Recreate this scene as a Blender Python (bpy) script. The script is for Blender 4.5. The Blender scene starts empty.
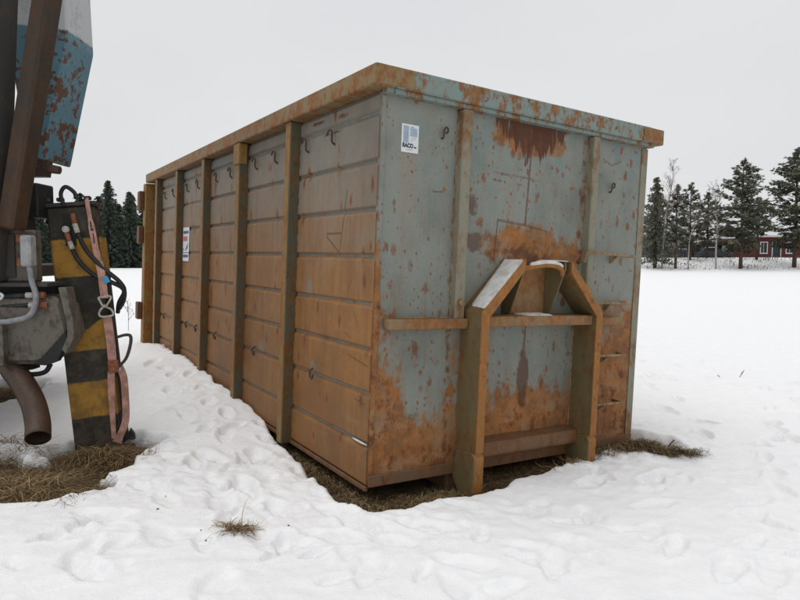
import bpy, bmesh, math, random
import numpy as np
from mathutils import Vector, Matrix
rad = math.radians
S = bpy.context.scene
COL = S.collection

# ---------------------------------------------------------------- camera, sky, sun, exposure
cam = bpy.data.cameras.new('camera'); cam.sensor_width = 36; cam.lens = 28.72
cam.clip_start = .05; cam.clip_end = 3000
camo = bpy.data.objects.new('camera', cam); COL.objects.link(camo)
camo.location = (0, 0, 1.5); camo.rotation_euler = (rad(90-3.77), 0, 0)
S.camera = camo
world = bpy.data.worlds.new('World'); S.world = world; world.use_nodes = True
SUN_EL, SUN_AZ = 72, 255          # azimuth in degrees clockwise from +Y
wt = world.node_tree; wt.nodes.clear()
w_out = wt.nodes.new('ShaderNodeOutputWorld'); w_bg = wt.nodes.new('ShaderNodeBackground')
w_sky = wt.nodes.new('ShaderNodeTexSky'); w_sky.sky_type = 'NISHITA'; w_sky.sun_disc = False
w_sky.sun_elevation = rad(SUN_EL); w_sky.sun_rotation = rad(SUN_AZ); w_sky.dust_density = 6; w_sky.air_density = 1
w_hsv = wt.nodes.new('ShaderNodeHueSaturation'); w_hsv.inputs['Saturation'].default_value = .12
w_hsv.inputs['Value'].default_value = .09
wt.links.new(w_sky.outputs[0], w_hsv.inputs['Color'])
# closed cloud deck: even grey with faint broad unevenness, most of the light
w_tc = wt.nodes.new('ShaderNodeTexCoord'); w_map = wt.nodes.new('ShaderNodeMapping'); w_map.inputs['Scale'].default_value = (1.2, 1.2, 3.5)
w_no = wt.nodes.new('ShaderNodeTexNoise'); w_no.inputs['Scale'].default_value = 1.1; w_no.inputs['Detail'].default_value = 4
w_cr = wt.nodes.new('ShaderNodeValToRGB')
w_cr.color_ramp.elements[0].position = .3; w_cr.color_ramp.elements[0].color = (.70, .715, .735, 1)
w_cr.color_ramp.elements[1].position = .72; w_cr.color_ramp.elements[1].color = (.775, .785, .80, 1)
wt.links.new(w_tc.outputs['Generated'], w_map.inputs[0]); wt.links.new(w_map.outputs[0], w_no.inputs['Vector']); wt.links.new(w_no.outputs['Fac'], w_cr.inputs[0])
w_mx = wt.nodes.new('ShaderNodeMix'); w_mx.data_type = 'RGBA'; w_mx.inputs[0].default_value = .93
wt.links.new(w_hsv.outputs[0], w_mx.inputs[6]); wt.links.new(w_cr.outputs[0], w_mx.inputs[7])
wt.links.new(w_mx.outputs[2], w_bg.inputs['Color']); w_bg.inputs['Strength'].default_value = 1.04
wt.links.new(w_bg.outputs[0], w_out.inputs[0])
sun = bpy.data.lights.new('sun', 'SUN'); sun.energy = 1.15; sun.angle = rad(50); sun.color = (1, .975, .94)
suno = bpy.data.objects.new('sun', sun); COL.objects.link(suno)
sd = Vector((math.sin(rad(SUN_AZ))*math.cos(rad(SUN_EL)), math.cos(rad(SUN_AZ))*math.cos(rad(SUN_EL)), math.sin(rad(SUN_EL))))
suno.rotation_euler = sd.to_track_quat('Z', 'Y').to_euler(); suno.location = (0, -5, 12)
S.view_settings.view_transform = 'Standard'; S.view_settings.look = 'None'
S.view_settings.exposure = 0; S.view_settings.gamma = 1; S.view_settings.use_curve_mapping = False
S.render.engine = 'CYCLES'

# ---------------------------------------------------------------- helpers
def tag(o, label=None, cat=None, group=None, kind=None):
    if label: o['label'] = label
    if cat: o['category'] = cat
    if group: o['group'] = group
    if kind: o['kind'] = kind
    return o
def empty(name, M=None, parent=None):
    o = bpy.data.objects.new(name, None); COL.objects.link(o); o.empty_display_size = .1
    if M is not None: o.matrix_world = M
    if parent: o.parent = parent
    return o
def link(name, me, mats, parent=None, smooth=False):
    if not isinstance(mats, (list, tuple)): mats = [mats]
    if not me.materials:
        for m in mats: me.materials.append(m)
    if smooth: me.polygons.foreach_set('use_smooth', [True]*len(me.polygons))
    o = bpy.data.objects.new(name, me); COL.objects.link(o)
    if parent: o.parent = parent
    return o
def obj(name, bm, mats, parent=None, smooth=False):
    me = bpy.data.meshes.new(name); bm.normal_update(); bm.to_mesh(me); bm.free()
    return link(name, me, mats, parent, smooth)
def raw(name, v, f, mats, parent=None, smooth=False):
    me = bpy.data.meshes.new(name); me.from_pydata([tuple(p) for p in v], [], [tuple(q) for q in f]); me.update()
    return link(name, me, mats, parent, smooth)
def box(bm, x0, x1, y0, y1, z0, z1, bev=0, mi=0):
    vs = [bm.verts.new((x, y, z)) for x in (x0, x1) for y in (y0, y1) for z in (z0, z1)]
    fs = [bm.faces.new([vs[i] for i in q]) for q in ((0,1,3,2),(4,6,7,5),(0,4,5,1),(2,3,7,6),(0,2,6,4),(1,5,7,3))]
    for f in fs: f.material_index = mi
    if bev:
        es = list({e for f in fs for e in f.edges})
        bmesh.ops.bevel(bm, geom=es, offset=bev, segments=1, affect='EDGES')
    return fs
def B(*a, **k):
    bm = bmesh.new(); box(bm, *a, **k); return bm
def prism(bm, poly, axis, a, b, mi=0, bev=0):
    """poly = list of 2D points; axis 'x','y','z' = extrusion axis from a to b"""
    def P(p, t): return {'x': (t, p[0], p[1]), 'y': (p[0], t, p[1]), 'z': (p[0], p[1], t)}[axis]
    A = [bm.verts.new(P(p, a)) for p in poly]; C = [bm.verts.new(P(p, b)) for p in poly]
    n = len(poly); fs = [bm.faces.new(A), bm.faces.new(C[::-1])]
    for i in range(n):
        j = (i+1) % n; fs.append(bm.faces.new((A[i], C[i], C[j], A[j])))
    for f in fs: f.material_index = mi
    bmesh.ops.recalc_face_normals(bm, faces=fs)
    if bev:
        es = list({e for f in fs for e in f.edges}); bmesh.ops.bevel(bm, geom=es, offset=bev, segments=1, affect='EDGES')
    return fs
def smoothpath(pts, n=6):
    pts = [Vector(p) for p in pts]
    if len(pts) < 3: return pts
    out = []
    q = [pts[0]*2-pts[1]]+pts+[pts[-1]*2-pts[-2]]
    for i in range(1, len(q)-2):
        for k in range(n):
            t = k/n; a, b, c, d = q[i-1:i+3]
            out.append(.5*((2*b)+(c-a)*t+(2*a-5*b+4*c-d)*t*t+(3*b-a-3*c+d)*t**3))
    out.append(pts[-1]); return out
def tube(bm, pts, r, n=8, mi=0, cap=True):
    pts = [Vector(p) for p in pts]
    rs = r if isinstance(r, (list, tuple)) else [r]*len(pts)
    t = (pts[1]-pts[0]).normalized(); u = t.orthogonal().normalized(); rings = []
    for i, p in enumerate(pts):
        t2 = (pts[min(i+1, len(pts)-1)]-pts[max(i-1, 0)])
        if t2.length < 1e-9: t2 = t
        t2.normalize(); q = t.rotation_difference(t2); u = (q @ u).normalized(); t = t2
        w = t.cross(u)
        rings.append([bm.verts.new(p+(u*math.cos(2*math.pi*k/n)+w*math.sin(2*math.pi*k/n))*rs[i]) for k in range(n)])
    for a, b in zip(rings, rings[1:]):
        for k in range(n):
            f = bm.faces.new((a[k], a[(k+1) % n], b[(k+1) % n], b[k])); f.smooth = True; f.material_index = mi
    if cap:
        bm.faces.new(rings[0][::-1]).material_index = mi; bm.faces.new(rings[-1]).material_index = mi
def ribbon(bm, pts, nrm, w, th, twist=0):
    """flat strap along pts, nrm = approximate face normal"""
    pts = [Vector(p) for p in pts]; rings = []
    N = len(pts)
    for i, p in enumerate(pts):
        t = (pts[min(i+1, N-1)]-pts[max(i-1, 0)]).normalized(); n = Vector(nrm); n = (n-t*n.dot(t)).normalized()
        if twist: n = Matrix.Rotation(twist*i/(N-1), 3, t) @ n
        s = t.cross(n); ww = w if not isinstance(w, (list, tuple)) else w[i]
        rings.append([bm.verts.new(p+s*a*ww/2+n*b*th/2) for a, b in ((-1,-1),(1,-1),(1,1),(-1,1))])
    for a, b in zip(rings, rings[1:]):
        for k in range(4): bm.faces.new((a[k], a[(k+1)%4], b[(k+1)%4], b[k]))
    bm.faces.new(rings[0][::-1]); bm.faces.new(rings[-1])
    bmesh.ops.recalc_face_normals(bm, faces=bm.faces[:])
def sss(a, b, x):
    t = np.clip((x-a)/(b-a), 0, 1); return t*t*(3-2*t)
def vnoise(x, y, seed=0):
    xi = np.floor(x).astype(np.int64); yi = np.floor(y).astype(np.int64); fx = x-xi; fy = y-yi
    fx = fx*fx*fx*(fx*(fx*6-15)+10); fy = fy*fy*fy*(fy*(fy*6-15)+10)
    def h(a, b):
        n = (a*374761393+b*668265263+seed*1442695041) & 0x7fffffff
        n = ((n ^ (n >> 13))*1274126177) & 0x7fffffff
        return ((n ^ (n >> 16)) & 0xffff)/65535.
    return (h(xi, yi)*(1-fx)+h(xi+1, yi)*fx)*(1-fy)+(h(xi, yi+1)*(1-fx)+h(xi+1, yi+1)*fx)*fy
def fbm(x, y, o=4, seed=0):
    s = 0; a = .5
    for i in range(o):
        s = s+a*(vnoise(x, y, seed+i)-.5); x = x*2.03+7.1; y = y*2.03+3.7; a *= .5
    return s

# ---------------------------------------------------------------- material node helper
class NT:
    def __init__(s, name):
        s.m = bpy.data.materials.new(name); s.m.use_nodes = True; s.t = s.m.node_tree; s.t.nodes.clear()
        s.out = s.t.nodes.new('ShaderNodeOutputMaterial'); s.b = s.t.nodes.new('ShaderNodeBsdfPrincipled')
        s.t.links.new(s.b.outputs[0], s.out.inputs[0]); s._oc = None
    def put(s, sock, v):
        if isinstance(v, bpy.types.NodeSocket): s.t.links.new(v, sock)
        elif isinstance(v, (tuple, list)) and len(v) == 3 and sock.type == 'RGBA': sock.default_value = (*v, 1)
        else: sock.default_value = v
    def node(s, t, **k):
        n = s.t.nodes.new('ShaderNode'+t)
        for a, v in k.items(): setattr(n, a, v)
        return n
    def oc(s):
        if s._oc is None: s._oc = s.node('TexCoord').outputs['Object']
        return s._oc
    def xyz(s, v=None):
        n = s.node('SeparateXYZ'); s.put(n.inputs[0], v or s.oc()); return n.outputs[0], n.outputs[1], n.outputs[2]
    def ma(s, op, a, b=0., c=None, clamp=False):
        n = s.node('Math', operation=op); n.use_clamp = clamp
        s.put(n.inputs[0], a); s.put(n.inputs[1], b)
        if c is not None: s.put(n.inputs[2], c)
        return n.outputs[0]
    def add(s, *a):
        r = a[0]
        for q in a[1:]: r = s.ma('ADD', r, q)
        return r
    def mul(s, a, b): return s.ma('MULTIPLY', a, b)
    def ss(s, a, b, x):
        n = s.node('MapRange', interpolation_type='SMOOTHSTEP'); s.put(n.inputs[0], x)
        n.inputs[1].default_value = a; n.inputs[2].default_value = b
        return n.outputs[0]
    def noise(s, sc, det=4, rough=.6, scale=(1,1,1), off=(0,0,0), vec=None, dist=0):
        mp = s.node('Mapping'); s.put(mp.inputs[0], vec or s.oc()); mp.inputs['Scale'].default_value = scale; mp.inputs['Location'].default_value = off
        n = s.node('TexNoise'); s.put(n.inputs['Vector'], mp.outputs[0]); n.inputs['Scale'].default_value = sc
        n.inputs['Detail'].default_value = det; n.inputs['Roughness'].default_value = rough; n.inputs['Distortion'].default_value = dist
        return n.outputs['Fac']
    def spots(s, sc, rmax, scale=(1,1,1), off=(0,0,0), p=3., wob=.3):
        """round rust spots of random size: (mask of the spot, mask of its core)"""
        mp = s.node('Mapping'); s.put(mp.inputs[0], s.oc()); mp.inputs['Scale'].default_value = scale; mp.inputs['Location'].default_value = off
        v = s.node('TexVoronoi'); s.put(v.inputs['Vector'], mp.outputs[0]); v.inputs['Scale'].default_value = sc
        c = s.node('SeparateColor'); s.put(c.inputs[0], v.outputs['Color'])
        r = s.mul(s.ma('POWER', c.outputs[0], p), rmax)
        d = s.add(v.outputs['Distance'], s.mul(s.add(s.noise(sc*3, 3, .6, scale, off), -.5), wob))
        e = s.ma('SUBTRACT', r, d)
        return s.ss(-.03, .05, e), s.ss(.06, .2, e)
    def mix(s, f, a, b):
        n = s.node('Mix', data_type='RGBA'); s.put(n.inputs[0], f); s.put(n.inputs[6], a); s.put(n.inputs[7], b); return n.outputs[2]
    def bump(s, h, st=.3, d=.01):
        n = s.node('Bump'); n.inputs['Strength'].default_value = st; n.inputs['Distance'].default_value = d
        s.put(n.inputs['Height'], h); s.t.links.new(n.outputs[0], s.b.inputs['Normal'])
    def fin(s, col, rough=.6, metal=0., spec=.35):
        s.put(s.b.inputs['Base Color'], col); s.put(s.b.inputs['Roughness'], rough); s.put(s.b.inputs['Metallic'], metal)
        s.b.inputs['Specular IOR Level'].default_value = spec; return s.m
    # 2D shape masks in coordinates u (along) and z
    def blob(s, u, z, cu, cz, ru, rz):
        a = s.ma('POWER', s.mul(s.ma('ABSOLUTE', s.add(u, -cu)), 1/ru), 2.); b = s.ma('POWER', s.mul(s.ma('ABSOLUTE', s.add(z, -cz)), 1/rz), 2.)
        return s.ma('SUBTRACT', 1., s.ma('ADD', a, b), clamp=True)
    def seg(s, u, z, u1, z1, u2, z2, w):
        dx, dz = u2-u1, z2-z1; L2 = dx*dx+dz*dz
        t = s.ma('MULTIPLY', s.add(s.mul(s.add(u, -u1), dx), s.mul(s.add(z, -z1), dz)), 1/L2, clamp=True)
        px = s.ma('SUBTRACT', s.add(u, -u1), s.mul(t, dx)); pz = s.ma('SUBTRACT', s.add(z, -z1), s.mul(t, dz))
        d = s.ma('SQRT', s.add(s.mul(px, px), s.mul(pz, pz)))
        return s.ss(w, w*.4, d)
    def seg_max(s, *a):
        r = a[0]
        for q in a[1:]: r = s.ma('MAXIMUM', r, q)
        return r

PAINT = (.222, .238, .208); RUST = (.34, .122, .020); RUST2 = (.215, .08, .018); DARK = (.05, .018, .010); OLIVE = (.085, .07, .032)

def front_wall_mat():
    s = NT('front_wall_paint'); x, y, z = s.xyz()
    n1 = s.noise(3.2, 6, .62); n2 = s.noise(9, 5, .65, (1,1,1), (4,2,7)); st = s.noise(2.2, 5, .6, (6,6,.55), (1,5,2)); st2 = s.noise(7, 4, .6, (5,5,.35), (9,1,3))
    fine = s.noise(60, 3, .6)
    paint = s.mix(s.ss(.35, .7, n1), PAINT, (.188, .212, .19))
    paint = s.mix(s.mul(s.ss(1.6, 2.4, z), s.ss(.45, .6, n1)), paint, (.165, .215, .205))
    paint = s.mix(s.mul(s.ss(.5, .75, st), .5), paint, (.215, .185, .14))
    rn = s.noise(5, 7, .7, (7,7,.28), (4,4,4)); paint = s.mix(s.mul(s.ss(.54, .68, rn), s.add(.35, s.mul(s.ss(2.3, .8, z), .4))), paint, (.27, .125, .04))
    # pale dusty rubbed patch below the sticker
    stain = s.mul(s.mul(s.ss(.13, .16, x), s.ss(.285, .262, x)), s.mul(s.ss(1.25, 2.1, z), s.ss(2.12, 2.1, z)))
    paint = s.mix(s.mul(stain, .55), paint, (.25, .205, .165))
    A = s.add(s.mul(s.ss(.85, .06, z), .68),
              s.mul(s.blob(x, z, 1.22, 1.52, .62, .26), .75), s.mul(s.blob(x, z, 1.25, 2.30, .50, .17), .75),
              s.mul(s.blob(x, z, 2.25, .55, .45, .8), .75), s.mul(s.blob(x, z, -.02, .55, .30, 1.0), .65),
              s.mul(s.blob(x, z, 1.25, .25, .75, .45), .3), s.mul(s.blob(x, z, 1.22, 1.27, .26, .22), .6), s.mul(s.blob(x, z, .6, .95, .3, .5), .18),
              s.mul(s.blob(x, z, .6, 1.2, .09, 1.6), .22), s.mul(s.blob(x, z, 1.78, 1.2, .12, 1.6), .3), s.mul(s.blob(x, z, 2.47, 1.2, .07, 1.6), .4), s.mul(s.blob(x, z, .0, 1.2, .05, 1.6), .4))
    n5 = s.noise(22, 8, .75, (1,1,.6), (3,3,9)); n6 = s.noise(1.5, 3, .6, (1,1,1), (8,1,1))
    jag = s.add(s.mul(s.add(n1, -.5), .9), s.mul(s.add(n2, -.5), .5), s.mul(s.add(st, -.5), .55), s.mul(s.add(n5, -.5), .9), s.mul(s.add(n6, -.5), .7))
    orange = s.add(s.mul(s.ss(.30, .48, s.add(A, jag)), .75), s.mul(s.ss(.12, .6, s.add(A, jag)), .25))
    n7 = s.noise(2.6, 7, .72, (1,1,1.3), (5,5,0)); rc = s.mix(s.ss(.4, .65, n2), RUST, RUST2)
    rc = s.mix(s.mul(s.ss(.48, .66, n7), .75), rc, (.125, .075, .038)); rc = s.mix(s.mul(s.ss(.52, .40, n7), .55), rc, (.27, .20, .12))
    col = s.mix(s.mul(orange, .92), paint, rc)
    sp, core = s.spots(7.5, .36, (1,1,.85), (0,0,0), 4., .55); sp2, core2 = s.spots(16, .42, (1,1,.55), (3,3,1), 3.4, .6)
    sp3, c3 = s.spots(34, .4, (1,1,.7), (7,3,2), 3., .6)
    spot = s.seg_max(s.mul(sp, s.ss(.45, .55, n1)), s.mul(sp2, s.ss(.38, .55, n1)), sp3)
    col = s.mix(s.mul(spot, .85), col, s.mix(s.ss(.35, .65, n2), (.27,.095,.028), (.15,.052,.022)))
    ch = s.add(s.noise(11, 9, .72, (1,1,.75), (2,9,4)), s.mul(A, .10), s.mul(s.ss(2.2, .8, z), .025)); chip = s.ss(.645, .66, ch)
    col = s.mix(s.mul(chip, .85), col, s.mix(s.ss(.3, .7, n2), (.29, .10, .024), (.17, .06, .02)))
    dk = s.seg_max(s.mul(core, s.ss(.4, .6, n2)), s.mul(core2, .35), s.mul(s.ss(.70, .72, ch), .75))
    # rust runs below the rim, dark and ragged
    drip_z = s.add(2.17, s.mul(s.add(s.noise(14, 3, .7, (1,1,.03), (2,0,0)), -.5), .55), s.mul(s.ma('POWER', s.mul(s.ma('ABSOLUTE', s.add(x, -1.24)), 2.1), 2.), .42))
    drip = s.mul(s.ss(0, .03, s.ma('SUBTRACT', z, drip_z)), s.ss(.30, .48, s.add(st2, s.mul(s.noise(40, 2, .6, (1,1,.15)), .25), -.1)))
    drip = s.mul(drip, s.mul(s.ss(.66, .82, x), s.ss(1.86, 1.6, x)))
    poc = s.ss(.5, .8, s.add(s.mul(s.add(s.noise(26, 5, .7, (1,1,.7), (5,7,5)), -.5), .9), s.mul(s.blob(x, z, 1.2, 1.47, .6, .2), .75), s.mul(s.add(n2, -.5), 1.3), s.mul(s.add(n1, -.5), .6)))
    low = s.ss(.52, .82, s.add(s.mul(s.ss(.35, .03, z), .6), s.mul(s.add(n1, -.5), .9), s.mul(s.add(st2, -.5), .3)))
    n4 = s.noise(26, 5, .7, (1,1,.45), (2,7,5))
    run = s.mul(s.ss(.42, .75, s.add(s.blob(x, z, 1.255, .62, .085, .34), s.mul(s.add(n2, -.5), .9), s.mul(s.add(n4, -.5), 1.1))), .85)
    patch = s.seg_max(s.ss(.5, .8, s.add(s.blob(x, z, .74, 1.56, .12, .11), s.mul(s.add(n2, -.5), 1.2), s.mul(s.add(n4, -.5), 1.2))), s.ss(.5, .8, s.add(s.blob(x, z, .72, 1.80, .08, .11), s.mul(s.add(n2, -.5), 1.2), s.mul(s.add(n4, -.5), 1.2))))
    edge = s.mul(s.seg_max(s.blob(x, z, .575, 1.3, .022, 3.), s.blob(x, z, 1.775, 1.2, .03, 3.)), s.ss(.45, .6, n2))
    dk = s.seg_max(dk, drip, s.mul(poc, .7), s.mul(low, .75), run, s.mul(patch, .75), s.mul(edge, .9))
    ln = s.seg_max(s.seg(x, z, 1.235, 2.33, 1.205, 1.70, .012), s.mul(s.seg(x, z, 1.205, 1.70, .95, 1.72, .012), .8), s.seg(x, z, .95, 1.72, .93, 1.45, .008),
                   s.mul(s.seg(x, z, 1.21, 1.70, 1.42, 1.67, .008), .7), s.mul(s.seg(x, z, 1.42, 1.67, 1.41, 1.4, .006), .5),
                   s.seg(x, z, 1.26, 1.0, 1.25, .72, .012), s.mul(s.seg(x, z, .40, 1.86, .48, 1.865, .008), .8),
                   s.mul(s.seg(x, z, .84, 2.04, 1.5, 2.02, .012), s.mul(s.ss(.45,.6,n2), .7)), s.mul(s.seg(x, z, .9, 1.99, 1.3, 1.97, .012), s.mul(s.ss(.5,.6,n2), .9)),
                   s.mul(s.seg(x, z, 1.98, 2.26, 2.08, 2.22, .01), .6), s.mul(s.seg(x, z, 2.08, 2.22, 2.19, 2.265, .01), .6))
    dk = s.seg_max(dk, s.mul(s.mul(ln, s.ss(.25, .5, fine)), .8))
    col = s.mix(dk, col, s.mix(n2, DARK, (.13, .05, .025)))
    grime = s.noise(2.4, 6, .7, (1,1,.6), (6,6,6)); col = s.mix(s.mul(s.ss(.42, .75, grime), .45), col, (.085, .065, .045))
    col = s.mix(s.mul(s.ss(.5, .8, fine), .3), col, (.10, .075, .055))
    # pale lime flecks low down
    fleck = s.mul(s.ss(.66, .72, s.noise(45, 3, .7, (1,1,.6), (1,8,4))), s.mul(s.ss(.9, .4, z), .45))
    col = s.mix(fleck, col, (.27, .26, .2))
    s.bump(s.add(s.mul(orange, .3), s.mul(dk, .6), s.mul(n2, .5), s.mul(s.noise(1.3, 2, .5), 4.)), .35, .006)
    return s.fin(col, s.ma('ADD', .55, s.mul(orange, .3)))
def side_wall_mat():
    s = NT('side_panel_paint'); x, y, z = s.xyz()
    n1 = s.noise(1.7, 5, .6); n2 = s.noise(7, 5, .65, (1,1,1), (4,2,7)); st = s.noise(3.2, 5, .65, (5,5,.5), (1,5,2)); st2 = s.noise(9, 4, .6, (4,4,.4), (8,5,2)); fine = s.noise(70, 3, .6)
    # dirt settles again on the upper part of every sheet
    row = s.ma('FRACT', s.mul(s.add(z, -.262+2.9), 1/.2905))
    f = s.add(.10, s.mul(s.ss(2.45, .7, z), 1.05), s.mul(s.add(n1, -.5), .75), s.mul(s.add(st, -.5), .75), s.mul(s.add(n2, -.5), .25), s.mul(s.ss(.2, .9, row), .10), -.02)
    oi = s.node('ObjectInfo').outputs['Random']; f = s.ss(.0, 1.05, s.add(f, s.mul(s.add(oi, -.5), .16)))
    paint = s.mix(s.ss(.35, .7, n2), (.215, .195, .155), (.18, .18, .16))
    rust = s.mix(s.ss(.35, .7, st), (.30, .132, .032), (.225, .10, .028))
    rust = s.mix(s.mul(s.ss(.9, .2, z), s.ss(.4, .65, n1)), rust, (.225, .092, .022))
    n7 = s.noise(2.2, 7, .72, (1,1,1.6), (5,5,0)); rust = s.mix(s.mul(s.ss(.50, .68, n7), .6), rust, (.17, .085, .026)); rust = s.mix(s.mul(s.ss(.48, .36, n7), .4), rust, (.32, .19, .08))
    col = s.mix(s.mul(f, .95), paint, rust)
    sp, core = s.spots(11, .35, (1,1,.45), (0,0,0), 4.); sp2, c2 = s.spots(4, .28, (1,1,.4), (5,0,1), 5.)
    col = s.mix(s.mul(s.seg_max(sp, sp2), .75), col, (.24, .088, .028))
    drip = s.mul(s.ss(.62, .72, st2), .5)
    col = s.mix(s.mul(drip, s.ss(.3, .7, n1)), col, (.24, .105, .038))
    dk = s.seg_max(s.mul(core, .8), s.mul(c2, .7), s.mul(s.ss(.70, .76, s.noise(5, 5, .7, (1,1,1.6), (3,3,3))), .55))
    dk = s.seg_max(dk, s.ss(.45, .7, s.add(s.mul(s.seg_max(s.blob(y, z, .55, 2.36, .26, .035), s.blob(y, z, .62, 2.265, .22, .02), s.blob(y, z, .9, 2.37, .2, .02)), .7), s.mul(s.add(n2, -.5), 1.4))))
    ch = s.noise(9, 9, .74, (1,1,.8), (2,9,4)); chip = s.mul(s.ss(.665, .68, ch), .8)
    col = s.mix(chip, col, (.25, .085, .024)); dk = s.seg_max(dk, s.mul(s.ss(.715, .73, ch), .7))
    u = s.ma('FRACT', s.mul(s.add(y, -1.2+11.7), 1/1.17))
    jn = s.seg_max(s.ss(.965, .995, u), s.mul(s.ss(.115, .088, u), s.ss(.08, .086, u)))
    gr = s.seg_max(s.ss(.07, .0, row), s.ss(.93, 1., row))
    jn = s.mul(jn, s.ss(.4, .5, y)); dk = s.seg_max(dk, s.mul(jn, s.ss(.42, .6, s.add(s.noise(22, 4, .7, (1,1,1), (1,2,3)), s.mul(gr, .25)))))
    sc = s.seg_max(s.seg(y, z, .40, 1.86, .48, 1.45, .010), s.seg(y, z, .47, 1.58, .68, 1.58, .010), s.seg(y, z, .68, 1.56, .48, 1.45, .010), s.mul(s.seg(y, z, .05, .75, .3, .79, .008), .9), s.mul(s.seg(y, z, .06, .505, .2, .52, .008), .9),
                   s.mul(s.seg(y, z, .35, 1.2, .3, 1.28, .008), .7), s.mul(s.seg(y, z, .25, 1.08, .2, 1.0, .008), .7), s.mul(s.seg(y, z, .28, .9, .36, .93, .008), .7))
    dk = s.seg_max(dk, s.mul(sc, .75))
    col = s.mix(dk, col, (.11, .045, .022))
    bare = s.seg_max(s.blob(y, z, .83, .60, .05, .1), s.mul(s.blob(y, z, .95, 1.19, .07, .09), .8), s.mul(s.blob(y, z, 1.9, .62, .08, .1), .7))
    col = s.mix(s.mul(s.ss(.2, .6, bare), .6), col, (.19, .205, .195))
    grime = s.noise(1.9, 6, .7, (1,1,.5), (6,6,6)); col = s.mix(s.mul(s.ss(.42, .75, grime), .4), col, (.085, .06, .038))
    col = s.mix(s.mul(s.ss(.5, .8, fine), .25), col, (.09, .065, .045))
    s.bump(s.add(n2, s.mul(dk, .5), s.mul(s.noise(1.1, 2, .5), 4.)), .3, .006)
    return s.fin(col, .62)
def steel_mat(name, base, rust, lo, hi, dark=.5, seed=0, sc=1., rough=.65, olive=0):
    """painted steel gone rusty: base paint, rust colour, thresholds of the rust noise"""
    s = NT(name); x, y, z = s.xyz()
    n1 = s.noise(4*sc, 6, .65, (1,1,.7), (seed, seed*2, 1)); n2 = s.noise(16*sc, 5, .65, (1,1,.6), (seed, 3, seed)); fine = s.noise(70*sc, 3, .6)
    f = s.ss(lo, hi, s.add(n1, s.mul(s.add(n2, -.5), .5)))
    col = s.mix(f, base, s.mix(s.ss(.35, .65, n2), rust, tuple(c*.7 for c in rust)))
    if olive: col = s.mix(s.mul(s.ss(.4, .7, s.noise(6*sc, 4, .6, (1,1,.4), (seed, 9, 9))), olive), col, OLIVE)
    d = s.ss(.60, .70, s.noise(9*sc, 5, .7, (1,1,.8), (seed+3, 1, 7)))
    col = s.mix(s.mul(d, dark), col, DARK)
    col = s.mix(s.mul(s.ss(.5, .85, fine), .35), col, tuple(c*.45 for c in base))
    s.bump(s.add(n2, s.mul(f, .6), s.mul(fine, .3)), .35, .005)
    return s.fin(col, rough)
def plain(name, col, rough=.6, var=.3, sc=12, metal=0., bump=.15):
    s = NT(name); n = s.noise(sc, 5, .6); f = s.noise(sc*6, 3, .6)
    c = s.mix(s.ss(.3, .7, n), tuple(q*(1-var) for q in col), tuple(min(1, q*(1+var)) for q in col))
    s.bump(s.add(n, s.mul(f, .4)), bump, .005)
    return s.fin(c, rough, metal)

M_front = front_wall_mat(); M_side = side_wall_mat()
M_groove = steel_mat('groove_paint', (.165, .18, .165), (.22, .11, .04), .45, .7, .4, 5)
M_rim_side = steel_mat('rim_side_paint', (.22, .16, .08), (.26, .10, .024), .40, .62, .95, 1, 2.6)
M_rim_front = steel_mat('rim_front_paint', (.19, .24, .22), (.25, .115, .04), .46, .60, .95, 11, 2.4)
M_rib = steel_mat('rib_paint', (.24, .155, .055), (.30, .13, .026), .3, .6, .6, 3, 1.6, olive=.2)
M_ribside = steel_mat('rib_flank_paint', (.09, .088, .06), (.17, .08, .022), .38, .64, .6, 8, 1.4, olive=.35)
M_post = steel_mat('post_paint', (.225, .215, .16), (.24, .12, .045), .44, .7, .4, 6)
M_legf = steel_mat('leg_flange_rust', (.25, .115, .03), (.34, .138, .03), .3, .6, .7, 2, 2.2)
M_legw = steel_mat('leg_web_olive', (.15, .115, .055), (.215, .105, .032), .42, .68, .4, 4, 1.4, olive=.35)
M_bar = steel_mat('crossbar_rust', (.23, .15, .078), (.27, .12, .04), .32, .6, .55, 7, 1.2)
M_low = steel_mat('sill_rust', (.15, .088, .048), (.195, .088, .036), .35, .6, .55, 9, 1.2)
M_rod = steel_mat('rod_rust', (.27, .21, .12), (.27, .14, .05), .4, .6, .4, 13, 3)
M_hook = steel_mat('hook_rust', (.05, .04, .035), (.11, .05, .025), .45, .65, .3, 14, 4)
M_hinge = steel_mat('hinge_rust', (.10, .06, .03), (.15, .065, .025), .35, .6, .6, 31, 2.)
M_inside = steel_mat('inside_rust', (.2, .13, .08), (.28, .12, .05), .35, .6, .5, 15)

# snow, earth
def snow_mat():
    s = NT('snow'); n = s.noise(9, 5, .6); f = s.noise(55, 4, .65); g = s.noise(.7, 4, .6)
    col = s.mix(s.ss(.3, .7, n), (.88, .885, .895), (.915, .92, .925))
    at = s.node('Attribute', attribute_name='dirt').outputs['Fac']
    col = s.mix(s.mul(at, s.ss(.3, .7, s.noise(24, 5, .7))), col, (.40, .33, .25))
    col = s.mix(s.mul(s.ss(.70, .78, s.noise(30, 4, .75, (1,1,1), (3,1,1))), .16), col, (.42, .36, .30))
    s.bump(s.add(n, s.mul(f, .5), s.mul(s.noise(160, 3, .7), .35)), .6, .02)
    s.b.inputs['Subsurface Weight'].default_value = .0
    return s.fin(col, .55, 0, .25)
M_snow = snow_mat()
def dusty():
    s = NT('dusty_snow'); n = s.noise(18, 5, .7); return s.fin(s.mix(s.ss(.35, .75, n), (.62, .62, .61), (.42, .39, .35)), .8)
M_dusty = dusty()
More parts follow.
